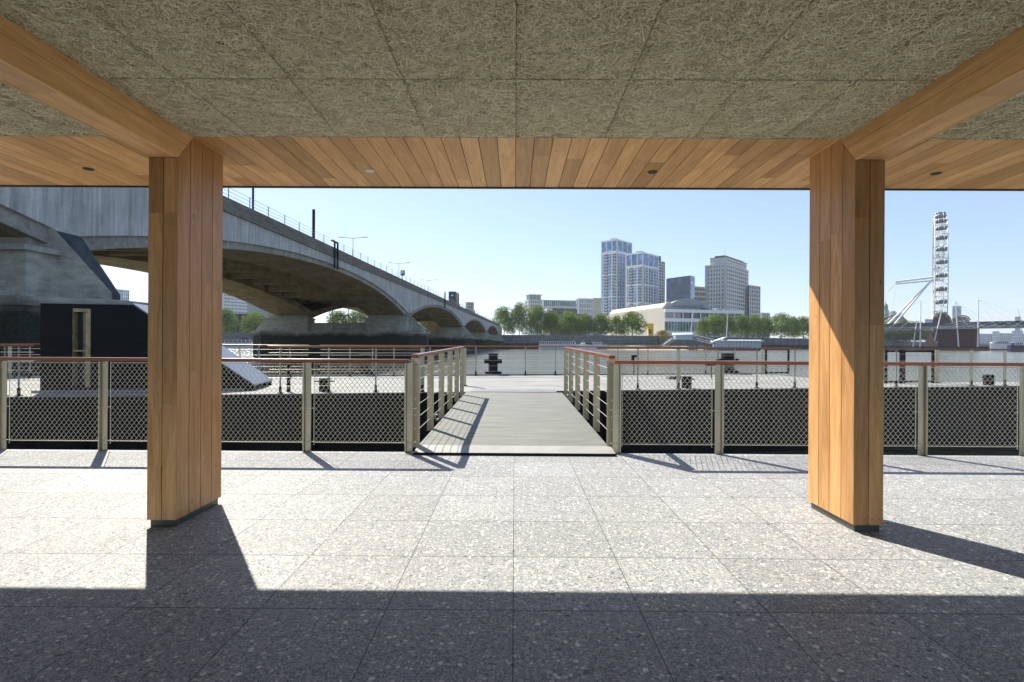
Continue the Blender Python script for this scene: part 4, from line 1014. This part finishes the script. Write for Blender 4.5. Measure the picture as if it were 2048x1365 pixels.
mb = MB(); mb.prism([(p[0], 7.9, p[2]) for p in prof], (0, 0.09, 0)); gab = mb.build('gable_wall', M_gconc, B.e)
Mt = Matrix.Translation(((u0+u1)/2-4.5, 7.86, zb_+2.3)) @ Matrix.Rotation(PI/2, 4, 'X')
text_mb('ROYAL FESTIVAL HALL', 2.1, 0.03, M_slate, 'lettering', B.e, Mt)
mb = MB(); mb.prism([(0.8, 4, H), (u0, 4, H), (u0, 4, H+6.0), (u0-4, 4, H+5.2), (0.8, 4, H+1.8)], (0, B.b-8, 0)); mb.build('side_roof', M_cream, B.e)
mb = MB(); mb.box(u1, B.a-10, 3, 20, H, H+2.2); mb.box(B.a*0.52, B.a*0.6, 4, 14, H+2.2, H+4); mb.box(2, u0, 2.5, 3.9, H, H+2.6); mb.build('roof_plant', M_gconc, B.e)
# yellow frame structure
Yy = 360; x0, x1 = XX(1288, Yy), XX(1307, Yy); zt = hgt(1300, 647.5, Yy)
e = empty('yellow_structure', 'bright yellow painted stair structure beside the concert hall side wall', 'structure', (x0, Yy, ZG)); wd = x1-x0; h = zt-ZG
mb = MB(); mb.box(wd*0.45, wd, 0, 3, 0, h); mb.box(0, wd*0.449, 0.2, 3, h*0.75, h); mb.build('wall', M_yel, e)
mb = MB(); mb.box(wd*0.5, wd*0.8, -0.05, -0.002, h*0.3, h*0.6); mb.build('opening', M_slate, e)

# far left buildings
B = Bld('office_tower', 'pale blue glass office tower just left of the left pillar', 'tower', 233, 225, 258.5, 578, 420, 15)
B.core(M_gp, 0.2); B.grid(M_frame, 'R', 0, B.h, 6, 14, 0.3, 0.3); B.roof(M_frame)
B = Bld('office_tower', 'tall office tower with white horizontal bands seen under the bridge arch', 'tower', 446, 415, 497, 560, 380, 25)
B.core(M_gb); B.grid(M_stone, 'R', 0, B.h, 7, 17, 0.5, 1.6, depth=1.0); B.roof(M_stone)
B = Bld('office_building', 'grey concrete office building carrying large white letters seen under the arch', 'building', 496, 494, 560, 604, 350, 80)
B.roof(M_gconc, B.h-6, B.h, name='wall'); mb = MB(); mb.box(0, B.a*1.0, -3, -0.01, B.h*0.5, B.h*0.6); mb.box(B.a*0.35, B.a, -2, -0.02, B.h*.62, B.h*.78); mb.build('terrace', M_stone, B.e)
mb = MB(); mb.box(0.5, B.a-.5, 0.5, 8, 0, 6.4); mb.build('base_glazing', M_gk, B.e)
lz = B.z(613); text_mb('IBM', 2.7, 0.15, M_signw, 'lettering', B.e, Matrix.Translation((2.6, -0.2, lz)) @ Matrix.Rotation(PI/2, 4, 'X'))
B = Bld('theatre_building', 'low layered concrete terrace building behind the riverside trees under the arch', 'building', 432, 428, 500, 627, 335, 80)
B.core(M_gk); B.grid(M_gconc, 'R', 0, B.h, 6, 4, 0.9, 1.5, depth=1.2); B.roof(M_gconc, 1.0)
B = Bld('apartment_tower', 'dark stepped tower peeking over the bridge beyond the lorry', 'tower', 933, 930.5, 947.5, 604.5, 700, 70)
B.core(M_slate, 0.1); B.grid(M_gconc, 'R', 0, B.h, 4, 12, 0.8, 0.8); mb = MB(); mb.box(B.a, B.a*1.2, 1, B.b, 0, B.h*0.78); mb.build('lower_block', M_slate, B.e); B.roof(M_slate)
e = empty('white_roof_sculpture', 'spiky white steel roof structure beyond the far end of the bridge', 'roof structure', (XX(976, 420), 420, ZG))
z1 = hgt(976, 627, 420)-ZG; mb = MB()
for k in range(6): mb.tube((-5+k*1.9, 0, z1*0.45), (-3+k*2.1, 1, z1-abs(k-3)*0.7), 0.2, 5)
mb.build('spikes', M_white, e); mb = MB(); mb.prism([(-5.5, -1, 0), (8, -1, 0), (8, -1, z1*0.35), (0, -1, z1*0.62), (-5.5, -1, z1*0.42)], (0, 8, 0)); mb.build('roof', M_offwhite, e)
mb = MB(); mb.box(5.5, 9, -1.3, 3, z1*0.35, z1*0.62); mb.build('black_box', M_van, e)

# ================================================================== BOATS AND PIER
def boat(label, px0, px1, Y, ydeck, ytop, hullm, cabm, nwin=10, cab=(0.1, 0.75), grp=None, bow=1):
    x0, x1 = XX(px0, Y), XX(px1, Y); Ln = x1-x0; zt = hgt(px0, ytop, Y)-ZW; zd = hgt(px0, ydeck, Y)-ZW
    e = empty('passenger_boat', label, 'boat', (x0, Y, ZW), 0, grp)
    mb = MB(); wdt = min(5.0, Ln*0.25); N = 12; top = []; bot = []
    for i in range(N+1):
        t = i/N; ww = wdt/2*(1-max(0, (t-0.7)/0.3)**2*0.9)*(1-max(0, (0.08-t)/0.08)*0.2)
        top.append((t, ww)); 
    def X_(t): return Ln*(t if bow > 0 else 1-t)
    vs = []; fs = []
    for t, ww in top:
        sh = zd+max(0, t-0.6)*zd*0.5
        vs += [(X_(t), -ww, sh), (X_(t), ww, sh), (X_(t*0.97+0.01), ww*0.75, -0.4), (X_(t*0.97+0.01), -ww*0.75, -0.4)]
    for i in range(N):
        o = i*4
        for j in range(4): fs.append((o+j, o+(j+1) % 4, o+4+(j+1) % 4, o+4+j))
    fs += [(0, 1, 2, 3), tuple(4*N+j for j in (3, 2, 1, 0))]
    mb.add(vs, fs); mb.build('hull', hullm, e)
    a, b_ = cab; c0, c1 = sorted((X_(a), X_(b_)))
    mb = MB(); mb.box(c0, c1, -wdt*0.38, wdt*0.38, zd*0.9, zt-0.15); mb.build('cabin', M_gk, e)
    mb = MB(); mb.box(c0-0.3, c1+0.3, -wdt*0.42, wdt*0.42, zt-0.15, zt)
    for i in range(nwin+1): x = c0+(c1-c0)*i/nwin; mb.box(x-0.14, x+0.14, -wdt*0.40, -wdt*0.381, zd, zt-0.15)
    mb.box(c0, c1, -wdt*0.40, -wdt*0.382, zd*0.9, zd*0.9+(zt-zd)*0.4); mb.build('cabin_frame', cabm, e)
    mb = MB(); xm = X_(0.85); mb.box(xm-1, xm+1, -0.8, 0.8, zd, zd+1.3); mb.tube((xm, 0, zd+1.3), (xm, 0, zd+3), 0.05, 5); mb.build('wheelhouse', cabm, e)
    return e
boat('long low white river boat with a flat windowed cabin near the far bank', 1078, 1160, 268, 690, 683, M_offwhite, M_white, 16, (0.02, 0.86))
boat('small white motor boat with a raised cabin moored beside the long white boat', 1158, 1214, 280, 690, 684.5, M_white, M_white, 5, (0.2, 0.5), bow=-1)
M_navy = simple('navy_hull_paint', (0.02, 0.035, 0.09), 0.4)
boat('navy and white river boat with large windows seen under the bridge arch', 428, 512, 250, 688, 680, M_offwhite, M_offwhite, 9, (0.02, 0.9))
boat('small white cabin cruiser right of the navy and white boat', 512, 546, 258, 690, 685, M_white, M_white, 4, (0.2, 0.6))
boat('navy roofed workboat moored behind the white windowed boat', 440, 498, 262, 680, 674, M_navy, M_navy, 6, (0.1, 0.8))
boat('white cruise boat with aerials moored at the right edge beyond the bridge pier', 1980, 2018, 330, 689, 683, M_white, M_white, 6, (0.15, 0.7), bow=-1)
boat('dark hulled barge at the right edge of the river', 2018, 2060, 300, 691, 685, M_navy, M_white, 4, (0.2, 0.6))
# pier: entrance canopy, covered gangway, floating platform
M_blu = simple('blue_white_pier_cladding', (0.35, 0.48, 0.60), 0.5)
e = empty('boat_pier', 'blue and white floating boat pier with covered gangway below the concert hall', 'pier', (0, 0, 0))
Yp = 300; xa, xb = XX(1350, Yp), XX(1386, Yp); z0, z1 = hgt(1350, 679, Yp), hgt(1350, 667, Yp)
mb = MB(); mb.box(xa, xb, Yp, Yp+6, z0, z0+0.5); mb.prism([(xa, Yp-.3, z0+2.3), (xb, Yp-.3, z0+2.9), (xb+1, Yp+3, z1+.3), (xa+1, Yp+3, z1)], (0, 5, 0.35)); mb.build('entrance_roof', M_alu, e)
mb = MB(); mb.box(xa+.3, xb-.3, Yp+.6, Yp+5, z0+.5, z0+2.4); mb.build('entrance_room', M_blu, e)
mb = MB()
for i in range(8): x = xa+.5+(xb-xa-1)*i/7; mb.box(x-.12, x+.12, Yp+.4, Yp+.59, z0+.5, z0+2.4)
mb.build('entrance_mullions', M_white, e)
Yq = 285; x2, x3 = XX(1428, Yq), XX(1524, Yq); zq0, zq1 = hgt(1430, 693, Yq)-.4, hgt(1430, 681, Yq)
mb = MB()
for i in range(15):
    t = i/14; x = xb+(x2-xb)*t; y = Yp+(Yq-Yp)*t; z = z0+(zq0+1.4-z0)*t; mb.tube((x, y, z), (x, y, z+2.6), 0.1, 5)
for dz_ in (0, 2.6, 1.1): mb.tube((xb, Yp, z0+dz_), (x2, Yq, zq0+1.4+dz_), 0.16, 5)
mb.prism([(xb, Yp, z0+2.6), (x2, Yq, zq0+4.0), (x2, Yq+2.5, zq0+4.0), (xb, Yp+2.5, z0+2.6)], (0, 0, 0.2))
mb.prism([(xb, Yp+.2, z0), (x2, Yq+.2, zq0+1.4), (x2, Yq+2.5, zq0+1.4), (xb, Yp+2.5, z0)], (0, 0, 0.2)); mb.build('covered_gangway', simple('grey_truss_paint', (0.30, 0.31, 0.38), 0.5), e)
mb = MB(); mb.box(x2, x3, Yq-2, Yq+6, ZW-.3, ZW+1.1); mb.build('platform', M_navy, e)
mb = MB(); mb.box(x2+1, x3-1, Yq, Yq+5, ZW+1.1, zq1-.7); mb.build('waiting_room', M_blu, e)
mb = MB(); mb.box(x2, x3+.5, Yq-1.2, Yq+5.5, zq1-.5, zq1); mb.prism([(x2-1, Yq-1, zq1-1.2), (x2+6, Yq-1, zq1+1.3), (x2+6, Yq-1, zq1+1.6), (x2-1, Yq-1, zq1-.8)], (0, 5, 0))
for i in range(26): x = x2+6+(x3-x2-7)*i/25; mb.box(x-.1, x+.1, Yq-1.25, Yq+5.5, zq1+.002, zq1+.35)
for i in range(13): x = x2+1+(x3-x2-2)*i/12; mb.box(x-.15, x+.15, Yq-.3, Yq-.1, ZW+1.1, zq1-.5)
mb.build('platform_roof', M_white, e)
for px in (1383, 1389, 1396, 1412, 1419, 1424, 1522, 1529):
    x = XX(px, Yq+5); mb = MB(); mb.tube((x, Yq+7.5, -4), (x, Yq+7.5, hgt(px, 668 if 1400 < px else 683, Yq)), 0.42, 8); mb.build('pile', M_slate, e)
for i, (pa, pb, t, bt) in enumerate(((1387, 1380, 621, 664), (1456, 1453, 621, 650))):
    Ym = 315; a = P(pb, bt, Ym); b_ = P(pa, t, Ym); e2 = empty('leaning_mast', 'white leaning light mast %s' % ('in front of the concert hall glazing', 'with a flat top rising behind the riverside trees')[i], 'mast', (a.x, a.y, ZG))
    o_ = Vector((a.x, a.y, ZG)); mb = MB(); mb.tube(Vector((0, 0, 0)), b_-o_, 0.32, 7, 0.2); mb.build('shaft', M_white, e2)
    mb = MB(); c = b_-o_
    mb.box(c.x-(0.5 if i == 0 else 3), c.x+(0.5 if i == 0 else 3), -.3, .3, c.z, c.z+.3); mb.build('head', M_white, e2)
Yr = 312; a = PZ(0, 0, 0) if False else P(1318, 688, Yr); b_ = P(1340, 677, Yr)
e = empty('river_stairs', 'sloping concrete stair down the river wall to the sandy foreshore', 'stairs', (0, 0, 0))
mb = MB(); mb.prism([(a.x, Yr-4, 0.2), (b_.x, Yr-4, 4.6), (b_.x+2, Yr-4, 4.6), (b_.x+2, Yr-4, 3.6), (a.x+1.2, Yr-4, -.8)], (0, 2, 0)); mb.build('flight', M_gconc, e)
mb = MB(); mb.tube((a.x, Yr-4, 1.2), (b_.x, Yr-4, 5.6), .06, 5); mb.build('handrail', M_white, e)
# golden shrub
e = empty('shrub', 'yellow green shrub hanging over the river wall below the concert hall', 'shrub', (XX(1326, 305), 306, ZG-1.5))
o = bpy.data.objects.new('foliage', TREES[1][0][0].copy()); o.data.materials.clear(); o.data.materials.append(m_leaf('golden_leaves', (0.16, 0.14, 0.03), (0.36, 0.30, 0.07))); COL.objects.link(o); o.parent = e; e.scale = (9, 5, 5.5)

# ================================================================== RAILWAY BRIDGE, FOOTBRIDGE
JL = Vector((XX(1600, 445), 445, 0)); q1_ = Vector((XX(2250, 305), 305, 0)); jd = (q1_-JL); jl = jd.length; ja = math.atan2(jd.y, jd.x)
def jt(px):
    lo_, hi_ = -100.0, jl+200; k = jd.normalized(); r = ray(px, 688)
    for _ in range(50):
        mid = (lo_+hi_)/2; q = JL+k*mid
        if q.x/q.y < r.x/r.y: lo_ = mid
        else: hi_ = mid
    return lo_
Yj = lambda px: (JL+jd.normalized()*jt(px)).y
e = empty('railway_bridge', 'long dark steel railway bridge on a red brick pier beside the big wheel', 'bridge', JL, ja)
zt = hgt(1762, 648, Yj(1762)); zb_ = hgt(1762, 657, Yj(1762))
mb = MB(); mb.box(-60, jl+60, 3.0, 3.4, zb_, zt)
for k in range(int((jl+120)/3)): x = -60+k*3; mb.box(x, x+.4, 2.7, 2.99, zb_, zt)
mb.box(-60, jl+60, 2.5, 2.69, zt-.35, zt); mb.box(-60, jl+60, 2.5, 12, zb_-1.0, zb_-.01); mb.build('truss', M_slate, e)
jp0, jp1 = jt(1872), jt(1947)
mb = MB(); mb.box(jp0, jp1, 4, 16, 1.2, zb_-1.01); mb.build('brick_pier', M_brick, e)
mb = MB(); mb.box(jt(1845), jt(1972), 1.0, 18, -4, 1.19); mb.build('pier_plinth', M_pier, e)
mb = MB(); mb.tube((jt(1846), 6, -4), (jt(1846), 6, 1.6), 5.5, 20); mb.build('round_plinth', M_pier, e)
e = empty('footbridge', 'pale footbridge deck with white cable stays hung along the railway bridge', 'footbridge', JL, ja)
zd = hgt(1762, 661, Yj(1762)); mb = MB(); mb.box(-60, jl+60, -4, 0, zd, zd+.5); mb.build('deck', simple('pale_deck_underside', (0.30, 0.31, 0.32), 0.6), e)
mb = MB()
for h in (0.6, 1.0, 1.4): mb.tube((-60, -4, zd+.5+h), (jl+60, -4, zd+.5+h), 0.05, 5)
for k in range(int((jl+120)/2.5)): x = -60+k*2.5; mb.tube((x, -4, zd+.5), (x, -4, zd+1.9), 0.05, 5)
mb.build('parapet', M_offwhite, e)
k_ = jd.normalized(); JM = Matrix.Translation(JL) @ Matrix.Rotation(ja, 4, 'Z'); JI = JM.inverted()
def pylon(pb, pt, yt, label, splay, brick=False):
    xb_ = jt(pb); yb_ = -2.5; Yb = (JM @ Vector((xb_, yb_, 0))).y; Yt = Yb
    tp_ = JI @ P(pt, yt, Yt); bs = Vector((xb_, -2.2, 0.9)); 
    mb = MB(); mb.tube(bs, tp_, 0.42, 8, 0.22); mb.build('mast', M_white, e)
    mb = MB()
    for s_ in splay: mb.tube(tp_, (xb_+s_, -4, zd+.4), 0.045, 4)
    mb.build('cable_stays', M_white, e)
    return tp_
sp = [-34, -27, -20, -13, -7, 7, 13, 20, 27, 34]
pylon(1868, 1890.5, 592, '', [-52, -44, -36, -28, -20, 20, 28, 36, 44])
pylon(1842, 1842, 602, '', [-60, -50, -40, -30, 30]); pylon(1828, 1833, 645, '', [])
pylon(1957, 1957, 600, '', [10, 22, 34, 46]); pylon(1919, 1911, 605, '', [8, 14, 20])
pylon(2130, 2165, 585, '', [-66, -60, -54, -48, -42, -36, -30, -24])
mb = MB(); q = JI @ P(1862, 678, Yj(1862)); q2 = JI @ P(1865, 664, Yj(1865)); mb.prism([(q.x-3.3, -3, .8), (q.x+3.6, -3, .8), (q.x+.6, -3, zd-2), (q.x-.2, -3, zd-2)], (0, 2.5, 0)); mb.build('splayed_foot', simple('terracotta_paint', (0.22, 0.12, 0.09), 0.7), e)
# ================================================================== THE BIG WHEEL
YE_ = 535; cx = XX(1878.5, YE_); zc = hgt(1879, 556, YE_); R = 63.0
# the wheel plane is nearly edge-on to the camera
va = math.atan2(cx, YE_); WA = -va+math.radians(1.3)
e = empty('observation_wheel', 'tall white observation wheel with glass capsules seen edge on', 'observation wheel', (cx, YE_, zc), WA)
M_cap = m_glass('capsule_glass', (0.22, 0.27, 0.30), 0.15)
mb = MB(); nseg = 96
def rimp(i, rr, x): a = 2*PI*i/nseg; return Vector((x, rr*math.cos(a), rr*math.sin(a)))
for x, rr, t in ((-4.7, R-4, 0.55), (4.7, R-4, 0.55), (0, R-8.5, 0.35)):
    for i in range(nseg): mb.tube(rimp(i, rr, x), rimp(i+1, rr, x), t, 5, cap=False)
mb.build('rim', M_white, e)
mb = MB()
for i in range(0, nseg):
    s_ = 1 if i % 2 else -1
    mb.tube(rimp(i, R-4, -4.7), rimp(i, R-4, 4.7), 0.26, 4, cap=False); mb.tube(rimp(i, R-4, 4.7*s_), rimp(i+1, R-4, -4.7*s_), 0.22, 4, cap=False)
    mb.tube(rimp(i, R-8.5, 0), rimp(i, R-4, 4.7*s_), 0.15, 4, cap=False)
mb.build('rim_lattice', M_white, e)
mb = MB()
for i in range(0, nseg, 2): mb.tube(Vector((4 if i % 4 else -4, 0, 0)), rimp(i, R-8.5, 0), 0.05, 4, cap=False)
mb.build('spokes', M_white, e)
capm = None
for i in range(32):
    a = 2*PI*(i+0.35)/32; c = Vector((0, R*math.cos(a), R*math.sin(a)))
    if capm is None:
        mb = MB(); n1, n2 = 14, 10; vs = []; fs = []
        for j in range(n1+1):
            u = PI*j/n1
            for k in range(n2): v = 2*PI*k/n2; vs.append((4.4*math.cos(u), 2.1*math.sin(u)**0.7*math.cos(v), 2.0*math.sin(u)**0.7*math.sin(v)))
        for j in range(n1):
            for k in range(n2): fs.append((j*n2+k, j*n2+(k+1) % n2, (j+1)*n2+(k+1) % n2, (j+1)*n2+k))
        mb.add(vs, fs); o = mb.build('capsule', M_cap, e, smooth=True); capm = o
        mb = MB(); mb.box(-3.9, 3.9, -1.7, 1.7, -1.95, -1.1); f_ = mb.build('floor', M_slate, o); 
        mb = MB(); mb.torus((-2.0, 0, 0), 2.15, 0.18, Matrix.Rotation(PI/2, 3, 'Y'), 16, 5); mb.torus((2.0, 0, 0), 2.15, 0.18, Matrix.Rotation(PI/2, 3, 'Y'), 16, 5)
        g_ = mb.build('mounting_ring', M_white, o)
    else:
        o = capm.copy(); COL.objects.link(o); o.parent = e
        for ch in (f_, g_): d_ = ch.copy(); COL.objects.link(d_); d_.parent = o
    o.location = c
mb = MB(); mb.tube((-36, 0, -2.0), (5.5, 0, 1.5), 1.0, 12); mb.tube((-36, 0, -4.3), (-4, 0, -2.8), 0.7, 10)
for k in range(5): mb.tube((-34+k*7, 0, -2.0+k*.55), (-31+k*7, 0, -4.0), 0.25, 5)
mb.build('spindle', M_white, e)
mb = MB(); mb.tube((-6, 0, -2), (-56, -14, -zc+ZG), 0.7, 12, 1.25); mb.tube((-6, 0, -2), (-50, 16, -zc+ZG), 0.7, 12, 1.25); mb.build('support_leg', M_white, e)
mb = MB()
for s_ in (-14, 16): mb.tube((-35, 0, -3), (-85, s_, -zc+ZG), 0.22, 5); mb.tube((-35, 0, -3), (-45, s_*1.6, -zc+ZG), 0.12, 5)
mb.build('backstay_cables', M_white, e)

# ================================================================== FAR RIGHT SKYLINE
B = Bld('county_building', 'wide dark roofed building with tall chimneys beyond the railway bridge', 'building', 1752, 1749, 1822, 634, 650, 70)
B.roof(M_stone, B.h-1, B.h-8, name='wall') if B.h > 10 else None
mb = MB(); z = B.h-8; mb.prism([(0, 0, z), (B.a, 0, z), (B.a*0.93, 8, B.h+3), (B.a*.07, 8, B.h+3)], (0, 10, 0)); mb.build('slate_roof', M_slate, B.e)
mb = MB(); mb.box(B.a*.60, B.a*.92, 6, 9, B.h, hgt(1800, 624, 650)-ZG); mb.box(B.a*.60, B.a*.68, 5.5, 9.2, B.h, hgt(1800, 621, 650)-ZG); mb.build('chimney', M_gconc, B.e)
e = empty('green_turret', 'slender green copper turret on the skyline right of the right pillar', 'turret', (XX(1770.5, 655), 655, ZG))
z = lambda py: hgt(1770, py, 655)-ZG
mb = MB(); mb.box(-6, 6, -6, 6, 0, z(632)); mb.build('base', M_slate, e)
mb = MB(); mb.tube((0, 0, z(632)), (0, 0, z(621)), 5.0, 8, 3.4); mb.tube((0, 0, z(621)), (0, 0, z(613)), 2.6, 8); mb.tube((0, 0, z(613)), (0, 0, z(608)), 2.9, 8, 1.2); mb.build('cupola', M_green, e)
mb = MB(); mb.tube((0, 0, z(608)), (0, 0, z(600)), 0.4, 6, .1); mb.build('finial', M_green, e)
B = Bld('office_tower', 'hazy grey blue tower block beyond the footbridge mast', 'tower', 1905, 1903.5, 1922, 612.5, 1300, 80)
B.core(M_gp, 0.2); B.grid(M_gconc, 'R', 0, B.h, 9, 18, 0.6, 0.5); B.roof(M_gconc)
B = Bld('office_building', 'small blue grey block between the white masts behind the wheel legs', 'building', 1850, 1849, 1867, 639, 1000, 80)
B.core(M_gb, 0.2); B.grid(M_gconc, 'R', 0, B.h, 5, 8, 1, 1); B.roof(M_gconc)
def dome(label, px0, px1, yb, yt, Y, m, dep=20):
    x0, x1 = XX(px0, Y), XX(px1, Y); c = (x0+x1)/2; hw = (x1-x0)/2; zb1 = hgt(px0, yb, Y)-ZG; zt1 = hgt(px0, yt, Y)-ZG
    e = empty('arched_roof', label, 'arched roof', (c, Y, ZG), -math.atan2(c, Y)); pts = [(-hw, 0, 0)]
    for i in range(17): a = PI*(1-i/16); pts.append((hw*math.cos(a), 0, zb1+(zt1-zb1)*math.sin(a)))
    pts.append((hw, 0, 0)); mb = MB(); mb.prism(pts, (0, dep, 0)); mb.build('gable', m, e)
    mb = MB(); ps = [(p[0]*1.04, -0.6, p[2]*1.0+1.2) for p in pts[1:-1]]; mb.path(ps, 0.8, 5); mb.build('rim', M_brown, e)
dome('brown arched gable end behind the foot of the wheel', 1869, 1897, 650, 630, 480, M_brick); dome('grey glazed arched roof right of the foot of the wheel', 1909, 1935, 643, 633.5, 700, M_gk)
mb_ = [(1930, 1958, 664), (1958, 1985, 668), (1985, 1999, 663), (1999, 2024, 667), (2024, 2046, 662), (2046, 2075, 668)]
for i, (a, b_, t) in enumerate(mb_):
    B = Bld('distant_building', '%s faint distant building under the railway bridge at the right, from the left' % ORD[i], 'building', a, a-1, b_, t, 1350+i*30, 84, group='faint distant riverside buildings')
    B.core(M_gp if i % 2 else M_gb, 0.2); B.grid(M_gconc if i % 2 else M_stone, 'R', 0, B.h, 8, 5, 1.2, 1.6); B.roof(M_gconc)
B = Bld('distant_building', 'small dark block on the skyline near the crane at the right edge', 'building', 2030, 2029, 2040, 634, 1500, 84); B.core(M_gb, .1); B.grid(M_gconc, 'R', 0, B.h, 4, 9, 1, 1); B.roof(M_gconc)
e = empty('tower_crane', 'thin distant crane jib leaning above the railway bridge at the right edge', 'crane', (XX(2042, 1500), 1500, ZG))
mb = MB(); mb.tube((0, 0, 0), (0, 0, hgt(2042, 640, 1500)-ZG), 1.0, 5); mb.build('mast', M_gconc, e); mb = MB(); mb.tube((0, 0, hgt(2042, 640, 1500)-ZG), (-11, 0, hgt(2034, 618, 1500)-ZG), 0.8, 5, .4); mb.build('jib', M_gconc, e)
# haze
HAZE = 0.00009
if HAZE:
    m = bpy.data.materials.new('thin_air_haze'); m.use_nodes = True; n = m.node_tree.nodes; n.remove(n['Principled BSDF'])
    v = n.new('ShaderNodeVolumePrincipled'); v.inputs['Color'].default_value = (0.86, 0.92, 1.0, 1); v.inputs['Density'].default_value = HAZE; v.inputs['Anisotropy'].default_value = 0.3
    m.node_tree.links.new(v.outputs[0], n['Material Output'].inputs['Volume'])
    mb = MB(); mb.box(-3600, 5600, -80, 7100, -7, 190); o = mb.build('haze', m); tag(o, kind='stuff')
